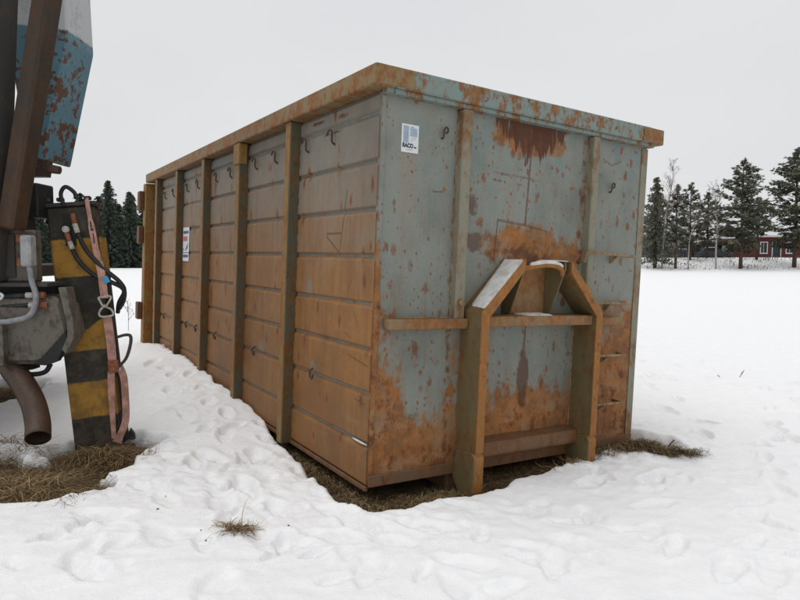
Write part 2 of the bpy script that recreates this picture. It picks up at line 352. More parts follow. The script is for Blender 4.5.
def earth_mat():
    s = NT('earth'); n = s.noise(6, 6, .7); f = s.noise(40, 4, .7)
    col = s.mix(s.ss(.35, .65, n), (.055, .038, .024), (.12, .085, .05)); col = s.mix(s.mul(s.ss(.5, .7, f), .6), col, (.16, .12, .07))
    s.bump(s.add(n, s.mul(f, .5)), .9, .03); return s.fin(col, .9, 0, .2)
M_earth = earth_mat()
def attr_mat(name, a, b, rough=.8, spec=.2, trans=0):
    s = NT(name); at = s.node('Attribute', attribute_name='tone').outputs['Fac']
    if trans: s.b.inputs['Transmission Weight'].default_value = 0
    return s.fin(s.mix(at, a, b), rough, 0, spec)
M_straw = attr_mat('dry_grass', (.062, .038, .019), (.44, .31, .16))
M_needle_spruce = attr_mat('spruce_needles', (.036, .05, .036), (.16, .185, .145))
M_needle_pine = attr_mat('pine_needles', (.06, .07, .046), (.22, .23, .16))
M_needle_dull = attr_mat('dull_needles', (.075, .08, .055), (.23, .235, .18))
M_twig = attr_mat('bare_twigs', (.10, .075, .06), (.27, .225, .195))
M_bark = plain('bark', (.075, .055, .042), .9, .4, 10)
M_barkpine = plain('pine_bark', (.085, .05, .036), .9, .4, 8)
def birch_mat():
    s = NT('birch_bark'); n = s.noise(3, 5, .7, (1,1,3)); return s.fin(s.mix(s.ss(.5, .62, n), (.40, .37, .34), (.07, .06, .055)), .8)
M_birch = birch_mat()

# ---------------------------------------------------------------- container pose
MW = Matrix(((.8433453, -.5358128, .0409072, -.2028123), (.5357956, .8442580, .0123088, 3.8656312), (-.0411314, .0115373, .9990871, .0805761), (0, 0, 0, 1)))
R3 = np.array([[MW[i][j] for j in range(3)] for i in range(3)]); T3 = np.array([MW[i][3] for i in range(3)])
def loc2w(x, y, z): return MW @ Vector((x, y, z))

# ---------------------------------------------------------------- ground and snow
CTRL = np.array([(-1.5,5.8,.20),(-1.75,6.2,.26),(-2.2,6.9,.29),(-2.65,7.6,.33),(-3.2,8.5,.33),(-3.7,9.3,.28),(-1.15,5.3,.15),(-.85,4.6,.08),(-.5,4.0,.06),(-2,4.3,.08),(-2.6,5,.07),(-3.5,6.5,.18),(-5,9,.2),(0,2,.05),(-2,2,.05),
 (2,2,.0),(-.1,3.4,.045),(.7,3.85,.03),(1.2,4.35,.015),(1.6,4.75,.0),(2.4,4.7,-.02),(3.5,5.5,-.06),(2.8,6.5,-.09),(4,9,-.06),(2,13,0),(-6,13,.1),(0,20,.0),(10,20,0),(-15,16,.03),(14,8,-.03),(-12,4,.05),(25,25,0),(-25,25,0),(0,40,0),(-10,-6,.05),(10,-6,0)])
def field(X, Y):
    w = 0; z = 0
    for cx, cy, cz in CTRL:
        d2 = (X-cx)**2+(Y-cy)**2+.03; q = 1/d2**1.6; w = w+q; z = z+q*cz
    z = z/w
    far = sss(30, 60, np.hypot(X, Y)); z = z*(1-far)
    bank = sss(71, 84, Y+X*.02+fbm(X*.1, Y*.1, 3, 5)*3)*sss(6, 22, X)
    return z+bank*1.55
def sdpoly(X, Y, P):
    P = np.array(P); d = np.full(X.shape, 1e9); ins = np.zeros(X.shape, bool); n = len(P)
    for i in range(n):
        a = P[i]; b = P[(i+1) % n]; e = b-a; wx = X-a[0]; wy = Y-a[1]
        t = np.clip((wx*e[0]+wy*e[1])/(e@e), 0, 1); d = np.minimum(d, np.hypot(wx-e[0]*t, wy-e[1]*t))
        c = ((a[1] > Y) != (b[1] > Y)) & (X < (b[0]-a[0])*(Y-a[1])/(b[1]-a[1]+1e-12)+a[0]); ins ^= c
    return np.where(ins, -d, d)
BARE = [(.05,6.7),(.05,1.62),(-.02,1.50),(-.06,.88),(-.08,.45),(-.14,-.02),(-.04,-.22),(.09,-.27),(.42,-.23),(.78,-.30),(.95,-.22),(1.45,-.10),(1.68,-.04),(2.04,-.03),(2.3,.02),(2.55,-.05),(2.72,-.28),(2.84,-.1),(2.75,.25),(2.62,1),(2.5,6.7)]
PATCH = [(-2.22,4.72,.36,.30),(-2.46,3.98,.50,.27),(-2.12,4.40,.22,.22),(-2.45,4.30,.34,.17),(-4.25,6.2,.6,.7),(-3.3,4.35,.55,.45),(-4.2,5.0,.8,.8)]
def bare_sd(X, Y):
    dx = X-T3[0]; dy = Y-T3[1]
    xl = R3[0,0]*dx+R3[1,0]*dy; yl = R3[0,1]*dx+R3[1,1]*dy
    near = (np.abs(xl-1.25) < 3) & (np.abs(yl-3) < 5)
    sd_ = np.full(X.shape, 9.); sd_[near] = sdpoly(xl[near], yl[near], BARE)
    wob = fbm(X*7, Y*7, 3, 21)*.09+fbm(X*2.2, Y*2.2, 2, 3)*.1
    sd_ = sd_+wob*.8
    for cx, cy, rx, ry in PATCH:
        q = np.hypot((X-cx)/rx, (Y-cy)/ry); s2 = (q-1)*min(rx, ry)+wob*1.5*min(1, rx*3)
        sd_ = np.minimum(sd_, s2)
    return sd_, xl, yl
def dirt_z(X, Y, xl, yl):
    pl = T3[2]-.105+R3[2,0]*xl+R3[2,1]*yl
    w = sss(.9, .25, np.maximum(np.maximum(-xl, xl-2.5), np.maximum(-yl, yl-6.5)))
    f = field(X, Y)-.10
    return f*(1-w)+pl*w+fbm(X*5, Y*5, 3, 9)*.03*sss(40, 20, np.hypot(X, Y))-.02-sss(14, 40, np.hypot(X, Y))*1.2
rng = np.random.RandomState(4)
PRINTS = []
def trail(x0, y0, x1, y1, n, depth=.05, jit=.05):
    a = math.atan2(y1-y0, x1-x0)
    for i in range(n):
        t = (i+.5)/n; sd_ = .11*(1 if i % 2 else -1)
        PRINTS.append((x0+(x1-x0)*t-math.sin(a)*sd_+rng.randn()*jit, y0+(y1-y0)*t+math.cos(a)*sd_+rng.randn()*jit, a+rng.randn()*.25, depth*rng.uniform(.4, 1.1), rng.uniform(.8, 1.15)))
trail(-.6, 2.9, -2.6, 7.2, 10, .055); trail(-.2, 3.1, -1.5, 5.6, 6, .05); trail(-1.9, 3.2, -1.4, 5.2, 4, .045); trail(-.4, 3.4, .8, 2.9, 4, .03); trail(2.3, 3.2, 3.4, 6.0, 5, .07)
trail(2.6, 4.6, 3.3, 8.5, 7, .085); trail(3.2, 5.2, 4.9, 8.0, 7, .085); trail(1.2, 3.3, 2.4, 4.0, 4, .03); trail(3.0, 4.4, 4.6, 6.2, 6, .075); trail(-2.4, 6.3, -3.6, 10.5, 7, .05); trail(.2, 2.6, 1.4, 3.4, 3, .035)
trail(2.9, 8, 6.5, 17, 14, .06); trail(4.5, 6, 9, 11, 10, .06)
for i in range(26): PRINTS.append((rng.uniform(-2.2, -.7), rng.uniform(3.6, 6.2), rng.uniform(0, 6), rng.uniform(.015, .04), rng.uniform(.5, .9)))
for i in range(46): PRINTS.append((rng.uniform(1.9, 6), rng.uniform(3.2, 10), rng.uniform(0, 6), rng.uniform(.02, .06), rng.uniform(.5, 1.)))
for i in range(110): PRINTS.append((rng.uniform(-2.0, 3.6), rng.uniform(2.6, 4.6), rng.uniform(0, 6), rng.uniform(.010, .034), rng.uniform(.5, 1.25)))
PRINTS.append((-.6, 3.05, .9, .03, .7)); PRINTS.append((2.95, 5.15, .2, .07, .7))
def axis(c0, c1, fine, lim0, lim1, g=1.09):
    a = list(np.arange(c0, c1+1e-6, fine)); s = fine
    while a[-1] < lim1: s = min(s*g, 60); a.append(a[-1]+s)
    s = fine; b = [c0]
    while b[-1] > lim0: s = min(s*g, 60); b.append(b[-1]-s)
    return np.array(b[1:][::-1]+a)
def sheet(name, gx, gy, Z, mat, attr=None):
    X, Y = np.meshgrid(gx, gy); n, m = X.shape
    co = np.stack([X, Y, Z], -1).reshape(-1, 3).astype(np.float32)
    i = np.arange(n*m).reshape(n, m); q = np.stack([i[:-1,:-1], i[:-1,1:], i[1:,1:], i[1:,:-1]], -1).reshape(-1, 4).astype(np.int32)
    me = bpy.data.meshes.new(name); me.vertices.add(len(co)); me.vertices.foreach_set('co', co.ravel())
    me.loops.add(q.size); me.loops.foreach_set('vertex_index', q.ravel()); me.polygons.add(len(q))
    me.polygons.foreach_set('loop_start', np.arange(0, q.size, 4, dtype=np.int32)); me.update(calc_edges=True); me.validate()
    if attr is not None:
        a = me.attributes.new('dirt', 'FLOAT', 'POINT'); a.data.foreach_set('value', attr.ravel().astype(np.float32))
    o = link(name, me, mat, None, True); o['kind'] = 'structure'; return o
gx = axis(-4.2, 4.8, .15, -900, 900, 1.13); gy = axis(2.2, 11, .15, -500, 1200, 1.13)
X, Y = np.meshgrid(gx, gy); sdv, xl, yl = bare_sd(X, Y)
sheet('ground', gx, gy, dirt_z(X, Y, xl, yl), M_earth)
gx = axis(-3.0, 3.9, .015, -900, 900, 1.06); gy = axis(2.5, 6.6, .015, -500, 1200, 1.045)
X, Y = np.meshgrid(gx, gy); sdv, xl, yl = bare_sd(X, Y)
D = dirt_z(X, Y, xl, yl); F = field(X, Y)
nearw = sss(26, 10, np.hypot(X, Y))
relief = fbm(X*1.1, Y*1.1, 3, 31)*.06+fbm(X*4, Y*4, 3, 41)*.022+fbm(X*15, Y*15, 3, 51)*.009+np.abs(fbm(X*6.5, Y*6.5, 3, 52))*.018
disturbed = sss(1.0, .1, sdv)*sss(.05, .2, fbm(X*1.5, Y*1.5, 2, 77)+.12)
relief = relief+disturbed*(fbm(X*11, Y*11, 4, 61)*.05)
Z = F+relief*nearw+fbm(X*.05, Y*.05, 3, 12)*.25*sss(15, 40, np.hypot(X, Y))
mark = np.zeros(X.shape)
CR = fbm(X*16, Y*16, 2, 91)
for px, py, a, dp, sc in PRINTS:
    i0, i1 = np.searchsorted(gx, (px-.5, px+.5)); j0, j1 = np.searchsorted(gy, (py-.5, py+.5)); W_ = (slice(j0, j1), slice(i0, i1))
    if i1-i0 < 2 or j1-j0 < 2: continue
    dx = X[W_]-px; dy = Y[W_]-py
    u = dx*math.cos(a)+dy*math.sin(a); v = -dx*math.sin(a)+dy*math.cos(a)
    wd_ = .056*sc*(1+.22*np.sin(u/(.145*sc)*1.7+.4)); q = np.hypot(u/(.15*sc), v/wd_)+CR[W_]*.5
    Z[W_] = Z[W_]-dp*sss(1.12, .72, q)*(1-.25*np.exp(-((u/(.15*sc)+.25)/.16)**2))+dp*.16*np.exp(-((q-1.35)/.22)**2)
    mark[W_] = np.maximum(mark[W_], sss(1.1, .6, q)*.06)
lip = sss(-.015, .085, sdv); lip2 = lip*(1-.25*sss(.5, .1, sdv))
Z = np.where(sdv < .6, (D-.09)*(1-lip)+np.maximum(Z, D+.015)*lip, Z)
dirtm = np.clip(sss(.05, .0, sdv)*.9+mark, 0, 1)
snow = sheet('snow_field', gx, gy, Z, M_snow, dirtm)
SN = (gx, gy, Z)
def snow_z(x, y):
    i = np.clip(np.searchsorted(gx, x)-1, 0, len(gx)-2); j = np.clip(np.searchsorted(gy, y)-1, 0, len(gy)-2)
    a = (x-gx[i])/(gx[i+1]-gx[i]); b = (y-gy[j])/(gy[j+1]-gy[j])
    return (Z[j,i]*(1-a)+Z[j,i+1]*a)*(1-b)+(Z[j+1,i]*(1-a)+Z[j+1,i+1]*a)*b
def ground_z(x, y):
    A, Bq = np.array([[float(x)]]), np.array([[float(y)]]); s_, a, b = bare_sd(A, Bq)
    return max(float(dirt_z(A, Bq, a, b)[0,0]), float(snow_z(x, y)))

# ---------------------------------------------------------------- the container
W, L, H = 2.5, 6.5, 2.40
C = empty('hooklift_container', MW)
tag(C, 'rusty grey-blue steel hooklift container standing in the snow', 'container')
# floor and rails
obj('floor', B(.02, W-.02, .02, L-.02, .0, .06), M_inside, C)
for x in (.70, 1.80): obj('floor_rail', B(x-.05, x+.05, .05, L-.15, -.14, -.002, bev=.008), M_low, C)
for y in (1.2, 2.4, 3.6, 4.8, 6.0): obj('floor_bearer', B(.06, W-.06, y-.03, y+.03, -.06, -.003), M_low, C)
# front wall sheet with folded edges
fw = obj('front_wall', B(.0, W, .0, .035, .0, H+.028, bev=.012), M_front, C)
obj('bottom_sill', B(.0, W, -.012, -.001, .0, .075, bev=.004), M_low, fw)
for x0, x1 in ((.0, .03), (W-.075, W)): obj('corner_strip', B(x0, x1, -.008, -.0005, .076, H-.002, bev=.003), M_post if x0 > 1 else M_front, fw)
for x0, x1 in ((.575, .655), (1.805, 1.875)):
    obj('front_post', B(x0, x1, -.06, -.001, 1.02 if x0 < 1 else .1, H+.003, bev=.008), M_post, C)
# side walls: rows of pressed sheets between the ribs
GZ = [0.0, .262, .579, .855, 1.135, 1.432, 1.719, 2.01, 2.305, H+.026]
RIBS = [1.20, 2.37, 3.54, 4.71, 5.86]; RW = .10; RD = .085
ends = [.012]+[v for r in RIBS for v in (r-.005, r+RW+.005)]+[L-.012]
for side in (0, 1):
    xo = .0 if side == 0 else W; sg = -1 if side == 0 else 1
    sw = obj('side_wall', B(*((.012, .04) if side == 0 else (W-.04, W-.012)), .036, L-.04, .0, H+.028), M_groove, C)
    obj('bottom_rail', B(*((-.012, .011) if side == 0 else (W-.011, W+.012)), .012, L-.02, -.03, .0, bev=.004), M_low, sw)
    for b in range(6):
        y0, y1 = ends[2*b], ends[2*b+1]
        for r in range(9):
            z0, z1 = GZ[r]+(.007 if r else .002), GZ[r+1]-(.007 if r < 8 else .002)
            bm = bmesh.new(); jz = random.Random(b*31+r).uniform(-.002, .002)
            x_out = xo+sg*(.006+jz); x_in = xo-sg*.011; ch = .024
            P = lambda x, y, z: bm.verts.new((x, y, z))
            rj = random.Random(b*77+r*13+side); Pj = P; P = lambda x, y, z: Pj(x+(rj.uniform(-.003, .003) if x == x_out else 0), y, z)
            o_ = [P(x_out, y0, z0+ch*.6), P(x_out, y1, z0+ch*.6), P(x_out, y1, z1-ch), P(x_out, y0, z1-ch)]
            i_ = [P(x_in, y0, z0), P(x_in, y1, z0), P(x_in, y1, z1), P(x_in, y0, z1)]
            bm.faces.new(o_)
            for k in range(4): bm.faces.new((i_[k], i_[(k+1)%4], o_[(k+1)%4], o_[k]))
            bm.faces.new(i_[::-1]); bmesh.ops.recalc_face_normals(bm, faces=bm.faces[:])
            obj('panel', bm, M_side, sw)
    for k, r in enumerate(RIBS):
        xa, xb = (-RD, .012) if side == 0 else (W-.012, W+RD)
        bm = B(xa, xb, r, r+RW, -.03, H+.028, bev=.007)
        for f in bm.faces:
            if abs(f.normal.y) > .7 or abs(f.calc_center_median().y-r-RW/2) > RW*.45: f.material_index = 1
        rb = obj('side_rib', bm, [M_rib, M_ribside], C)
        if k == 1 and side == 0:
            obj('rib_bracket', B(xa-.02, xa+.06, r-.035, r+RW+.03, H-.16, H+.024, bev=.006), M_rib, rb)
    # rope hooks, upper and lower rows
    if side == 0:
        for b in range(5):
            y0, y1 = ends[2*b], ends[2*b+1]
            for t in ((.50, .86) if b == 0 else (.32, .76)):
                y = y0+(y1-y0)*t; z = 2.255-.01*b
                bm = bmesh.new(); tube(bm, smoothpath([(.0, y, z-.075), (-.03, y, z-.055), (-.032, y+.001, z), (-.032, y+.022, z+.026), (-.032, y+.055, z+.024), (-.032, y+.075, z-.002)], 4), .007, 6); obj('rope_hook', bm, M_hook, C)
            for t in ((.70,) if b != 3 else (.3, .7)):
                y = y0+(y1-y0)*t if b else .83; z = .60
                bm = bmesh.new(); tube(bm, smoothpath([(.0, y, z+.02), (-.03, y, z+.0), (-.032, y-.005, z-.04), (-.03, y-.035, z-.055), (-.03, y-.05, z-.02)], 4), .007, 6); obj('rope_hook', bm, M_hook, C)
for x, z in ((.46, 2.245), (2.08, 2.06)):
    bm = bmesh.new(); tube(bm, smoothpath([(x-.01, .0, z-.045), (x-.01, -.02, z-.04), (x-.01, -.024, z), (x+.004, -.024, z+.024), (x+.02, -.024, z+.016), (x+.018, -.024, z-.006), (x+.004, -.024, z-.012)], 4), .006, 6); obj('rope_hook', bm, M_hook, C)
# top rim
RO, RH = .085, .15
obj('top_rim', B(-RO-.02, .05, -RO-.003, L+.02, H+.03, H+RH, bev=.008), M_rim_side, C)
obj('top_rim', B(W-.05, W+RO, -RO-.003, L+.02, H+.03, H+RH, bev=.008), M_rim_side, C)
bm = bmesh.new(); prism(bm, [(.051, -RO), (W-.051, -RO), (W-.051, .058), (.051, .058)], 'z', H+.032, H+RH+.003, bev=.008)
fr = obj('top_rim', bm, M_rim_front, C)
obj('splice_plate', B(-RO-.01, .17, -RO-.008, -RO-.0005, H+.036, H+RH-.002, bev=.003), M_rim_side, fr)
obj('splice_plate', B(W-.17, W+RO-.055, -RO-.009, -RO-.0005, H+.036, H+RH-.004, bev=.003), M_rim_side, fr)
bm = bmesh.new(); prism(bm, [(.0, -.001), (.0, -.06), (W, -.06), (W, -.001)], 'z', H+.004, H+.030); obj('rim_underplate', bm, M_rim_front, fr)
obj('top_rim', B(-RO, W+RO, L-.04, L+.06, H+.03, H+RH+.002, bev=.008), M_rim_side, C)
# rear end: door with posts and hinges
rd = obj('rear_door', B(.02, W-.02, L-.038, L+.05, .02, H), M_inside, C)
for x0, x1 in ((-.13, .0), (W, W+.13)): obj('rear_post', B(x0, x1, L-.12, L+.055, -.05, H+.008, bev=.008), M_rib, C)
for z0, z1 in ((2.02, 2.30), (1.55, 1.80), (.45, .70)):
    obj('door_hinge', B(-.20, -.131, L-.05, L+.11, z0, z1, bev=.01), M_hinge, rd)
# hook frame on the front
D0 = -.215
def leg(xa, sgn):
    # xa = outer edge; profile in x,z, bent inwards at the top
    w = .052; q = lambda d: xa+sgn*d
    zE, zA = 1.10, 1.455
    poly = [(q(0), .10), (q(0), zE), (q(.345), zA), (q(.345), zA-.085), (q(w), zE-.025), (q(w), .10)]
    bm = bmesh.new()
    fs = prism(bm, poly if sgn > 0 else poly[::-1], 'y', D0, -.0015)
    for f in fs:
        if abs(f.normal.y) < .5: f.material_index = 1
    o = obj('hook_frame_leg', bm, [M_legf, M_legw], C)
    bm = bmesh.new()
    pz = [(D0-.012, .155), (D0+.01, .185), (-.03, .165), (-.002, .10), (-.002, -.02), (-.08, -.125), (D0+.02, -.13), (D0-.012, -.07)]
    x0, x1 = sorted((q(-.016), q(w+.016)))
    fs = prism(bm, pz, 'x', x0, x1, bev=.006)
    for f in bm.faces: f.material_index = 1 if abs(f.normal.x) > .6 else 0
    obj('foot_shoe', bm, [M_legf, M_legw], o)
    bm = bmesh.new(); fl = .012
    ix = q(w) if sgn > 0 else q(w)
    poly2 = [(q(-.006), .19), (q(-.006), zE+.003), (q(.345), zA+.006), (q(.345), zA-.075), (q(w+.006), zE-.03), (q(w+.006), .19)]
    prism(bm, poly2 if sgn > 0 else poly2[::-1], 'y', D0-fl, D0-.0008, bev=.002)
    obj('front_flange', bm, M_legf, o)
    return o
leg(.672, 1); leg(1.80, -1)
for xp in (1.02, 1.40):
    bm = bmesh.new(); sl = .06 if xp < 1.2 else -.035
    a = [bm.verts.new(p) for p in ((xp, -.002, 1.08), (xp, -.085, 1.08), (xp, D0-.002, 1.40), (xp, D0-.002, 1.452), (xp, -.002, 1.452))]
    b = [bm.verts.new((v.co.x+.010, v.co.y, v.co.z)) for v in a]
    bm.faces.new(a); bm.faces.new(b[::-1])
    for k in range(5): bm.faces.new((a[k], b[k], b[(k+1)%5], a[(k+1)%5]))
    bmesh.ops.recalc_face_normals(bm, faces=bm.faces[:]); obj('pocket_plate', bm, M_legw, C)
obj('pocket_back', B(1.032, 1.398, -.03, -.02, 1.078, 1.42, bev=.002), M_bar, C)
bm = bmesh.new(); HK = smoothpath([(1.035, D0+.03, 1.392), (1.10, D0-.0, 1.41), (1.20, D0-.015, 1.425), (1.30, D0-.01, 1.42), (1.37, D0+.01, 1.40), (1.405, D0+.03, 1.36)], 5); tube(bm, HK, .018, 10); obj('hook_bar', bm, M_legf, C)
obj('cross_bar', B(.727, 1.745, -.19, -.002, 1.005, 1.075, bev=.006), M_bar, C)
obj('cross_bar', B(.065, .67, -.085, -.002, .985, 1.05, bev=.006), M_bar, C)
obj('cross_bar', B(1.876, 2.21, -.085, -.002, .985, 1.05, bev=.006), M_bar, C)
bm = bmesh.new(); prism(bm, [(-.002, .225), (-.10, .205), (-.11, .125), (-.10, .105), (-.002, .11)], 'x', .727, 1.745, bev=.006); obj('lower_beam', bm, M_low, C)
# ladder rungs on the right
for z, x0, x1, d in ((1.53, 1.76, 2.31, .085), (1.155, 1.90, 2.27, .07), (.75, 1.90, 2.26, .09), (.37, 1.90, 2.25, .09)):
    bm = bmesh.new(); yb = -.061 if x0 < 1.85 else -.0
    tube(bm, ([(x0, -.0, z-.07), (x0-.005, -d+.01, z-.06), (x0, -d, z+.008)] if z > 1.5 else [(x0, yb, z), (x0+.006, -d, z+.003)])+[(x1, -d, z-.002), (x1+.006, -.0, z)], .0115, 6)
    r_ = obj('ladder_rung', bm, M_rod, C)
    xm = x0+(x1-x0)*(.66 if z > 1.5 else .5)
    bm = bmesh.new(); prism(bm, [(-d+.002, z-.004), (-.0005, z-.004), (-.0005, z-.065), (-.018, z-.06)], 'x', xm-.008, xm+.008); obj('rung_bracket', bm, M_rod, r_)
# lumpy weld beads where posts, legs and rungs meet the front sheet
wr = random.Random(12)
def bead(a, b, par, r=.007, n=40):
    a, b = Vector(a), Vector(b); bm = bmesh.new()
    tube(bm, [a.lerp(b, k/n)+Vector((wr.gauss(0, .0015), wr.gauss(0, .001), 0)) for k in range(n+1)], [r*wr.uniform(.5, 1.25) for _ in range(n+1)], 5); obj('weld_bead', bm, M_rod if wr.random() < .4 else M_low, par)
for x, z0 in ((.575, 1.03), (.655, 1.03), (1.805, 1.2), (1.875, .12)): bead((x, -.003, z0), (x, -.003, H-.01), fw)
for x in (.672, .724, 1.748, 1.80): bead((x, -.003, .2), (x, -.003, 1.08), fw)
bead((.07, -.003, 1.052), (.57, -.003, 1.052), fw); bead((.075, -.003, .984), (.66, -.003, .984), fw, .006); bead((.74, -.003, 1.003), (1.74, -.003, 1.003), fw, .006)
# small bolt on the left post foot
bm = bmesh.new(); tube(bm, [(.61, -.058, 1.16), (.61, -.085, 1.16)], .02, 8); obj('bolt_head', bm, M_rod, C)

# stickers
M_white = plain('sticker_white', (.66, .68, .68), .5, .06, 30); M_sblue = plain('sticker_blue_grey', (.30, .38, .47), .5, .1, 30)
M_ink = plain('sticker_ink', (.02, .02, .025), .6, .1, 30); M_red = plain('sticker_red', (.55, .16, .15), .5, .1, 30); M_navy = plain('sticker_navy', (.07, .11, .25), .5, .1, 30)
def text_mesh(txt, size, bold=0):
    cu = bpy.data.curves.new('lettering', 'FONT'); cu.body = txt; cu.size = size; cu.offset = bold; cu.extrude = .0006; cu.resolution_u = 3
    o = bpy.data.objects.new('lettering', cu); COL.objects.link(o)
    dg = bpy.context.evaluated_depsgraph_get(); me = bpy.data.meshes.new_from_object(o.evaluated_get(dg))
    bpy.data.objects.remove(o); return me
def text_on(txt, size, M, mat, parent, bold=0, wid=None):
    me = text_mesh(txt, size, bold)
    if wid:
        xs = [v.co.x for v in me.vertices]; k = wid/(max(xs)-min(xs))
        for v in me.vertices: v.co.x *= k
    me.transform(M); return link('lettering', me, mat, parent)
sx, sz, sw_, sh = .145, 2.08, .125, .172
st = obj('sticker', B(sx, sx+sw_, -.0035, -.0005, sz, sz+sh), M_white, C)
def sq(x0, x1, z0, z1, m, n='print_block'): return obj(n, B(sx+x0, sx+x1, -.0052, -.0036, sz+z0, sz+z1), m, st)
sq(.012, .050, .058, .160, M_sblue); sq(.062, .113, .100, .150, M_sblue); sq(.066, .085, .154, .157, M_ink)
for k in range(3): sq(.066, .108-.012*k, .088-.011*k, .091-.011*k, plain('faint_print', (.45, .47, .48)))
Mf = lambda x, z: Matrix.Translation((sx+x, -.0042, sz+z)) @ Matrix.Rotation(rad(90), 4, 'X')
text_on('RACO', .036, Mf(.008, .030), M_ink, st, .0017, .078); text_on('as', .02, Mf(.092, .030), M_ink, st, .0004, .018)
for k in range(4): sq(.034+.014*k, .043+.014*k, .014, .019, M_sblue)
# plate on the long side: blue line, red line, dark bird-like mark and a strip of blue lettering
sy, sz2 = 4.60, 1.37
yA, yB = 4.38, 4.66
ps = obj('sticker', B(-.012, -.0085, yA, yB, 1.435, 1.735), M_white, C); ps2 = obj('sticker', B(-.012, -.0085, yA, yB, 1.33, 1.427), M_white, C)
def sp(y0, y1, z0, z1, m, par=ps): return obj('print_block', B(-.0138, -.0121, y0, y1, z0, z1), m, par)
Ms = lambda y, z: Matrix.Translation((-.0128, y, z)) @ Matrix(((0,0,-1,0),(-1,0,0,0),(0,1,0,0),(0,0,0,1)))
for k in range(9): sp(yB-.022-.026*k-.019, yB-.022-.026*k, 1.655+(k % 3)*.003, 1.695-(k % 2)*.006, M_navy)
for k in range(7): sp(yB-.018-.029*k-.022, yB-.018-.029*k, 1.565+.004*(k % 3), 1.625+.004*(k % 2), M_red)
bm = bmesh.new(); prism(bm, [(yA+.04, 1.545), (yA+.10, 1.515), (yA+.16, 1.46), (yA+.15, 1.455), (yA+.08, 1.475), (yA+.05, 1.50)], 'x', -.0138, -.0121); obj('print_block', bm, M_navy, ps)
sp(yB-.05, yB-.02, 1.46, 1.485, M_navy)
for k in range(8): sp(yB-.02-.03*k-.022, yB-.02-.03*k, 1.375, 1.408, M_navy, ps2)

# thin snow lying on the hook frame
def snow_piece(name, bm, label):
    o = obj(name, bm, M_dusty, None, True); o.matrix_world = MW; tag(o, label, 'snow', None, 'stuff'); return o
bm = bmesh.new(); n = 14
def slab(bm, P00, P10, P01, P11, nrm, th, nu=14, nv=8, seed=1):
    r = np.random.RandomState(seed); g = []; nr = Vector(nrm)
    for i in range(nu+1):
        row = []
        for j in range(nv+1):
            u, v = i/nu, j/nv; p = (Vector(P00)*(1-u)+Vector(P10)*u)*(1-v)+(Vector(P01)*(1-u)+Vector(P11)*u)*v
            e = min(u, 1-u, v*.7, (1-v)*.7)*8; row.append(bm.verts.new(p+nr*(th*min(1, e)*(.6+.4*r.rand())+.0 - (.003 if e == 0 else 0))))
        g.append(row)
    for i in range(nu):
        for j in range(nv): bm.faces.new((g[i][j], g[i+1][j], g[i+1][j+1], g[i][j+1]))
    bmesh.ops.recalc_face_normals(bm, faces=bm.faces[:])
slab(bm, (.69, D0-.008, 1.118), (1.015, D0-.008, 1.457), (.70, -.05, 1.13), (1.015, -.015, 1.457), (-.7, 0, .71), .012)
snow_piece('snow_dusting', bm, 'thin snow on the sloping left arm of the hook frame')
bm = bmesh.new(); slab(bm, (1.11, -.185, 1.077), (1.36, -.185, 1.077), (1.11, -.01, 1.077), (1.36, -.01, 1.077), (0, 0, 1), .012, seed=4)
snow_piece('snow_dusting', bm, 'patch of snow on the cross bar under the hook bar')
bm = bmesh.new(); tube(bm, [p+Vector((0, -.004, .018)) for p in HK[3:-4]], [.006]+[.015]*(len(HK)-9)+[.006], 8); snow_piece('snow_dusting', bm, 'curved line of snow on top of the round hook bar')
bm = bmesh.new(); slab(bm, (1.30, D0+.01, 1.458), (1.475, D0+.01, 1.458), (1.30, -.01, 1.458), (1.475, -.01, 1.458), (0,0,1), .006, 8, 6, 6)
snow_piece('snow_dusting', bm, 'dusting of snow on the tip of the right frame arm')

bm = bmesh.new(); tube(bm, [(-.004, .022, .262), (-.006, .08, .262), (-.006, .15, .263), (-.003, .21, .262)], [.004, .008, .007, .003], 6); snow_piece('snow_dusting', bm, 'short line of snow in the lowest side seam by the front corner')
# ---------------------------------------------------------------- crane truck at the left
def leg_paint():
    s = NT('outrigger_leg_paint'); x, y, z = s.xyz(); n = s.noise(7, 5, .7); n2 = s.noise(22, 4, .7)
    wob = s.mul(s.add(n2, -.5), .03)
    def band(lo, hi, slo=0, shi=0):
        a = s.add(z, wob, s.mul(x, -slo)); b = s.add(z, wob, s.mul(x, -shi)); return s.mul(s.ss(lo-.006, lo+.006, a), s.ss(hi+.006, hi-.006, b))
    yl_ = s.seg_max(band(1.325, 1.612), band(.755, .905, .0, .62), band(.24, .515))
    wear = s.ss(.50, .62, s.add(n, s.mul(s.add(n2, -.5), .5), s.mul(s.ss(.5, .2, z), .10)))
    yellow = s.mix(s.ss(.35, .7, n), (.40, .21, .03), (.30, .16, .03))
    yellow = s.mix(s.mul(s.ss(.55, .75, s.noise(4, 6, .75, (1,1,1.5), (3,3,3))), .8), yellow, (.10, .075, .04))
    black = s.mix(s.ss(.4, .7, n), (.028, .026, .02), (.07, .06, .04))
    col = s.mix(yl_, black, yellow); col = s.mix(s.mul(wear, .4), col, (.085, .06, .035))
    s.bump(s.add(n, n2), .3, .006); return s.fin(col, .7)
M_leg = leg_paint()
M_dsteel = steel_mat('dark_steel', (.045, .043, .038), (.11, .07, .045), .5, .7, .5, 21)
M_gsteel = steel_mat('grey_grimy_steel', (.12, .108, .088), (.07, .045, .03), .42, .68, .75, 22, 1.8, rough=.42)
M_brown = steel_mat('boom_brown', (.034, .025, .018), (.07, .036, .017), .38, .62, .6, 23)
M_blue = None
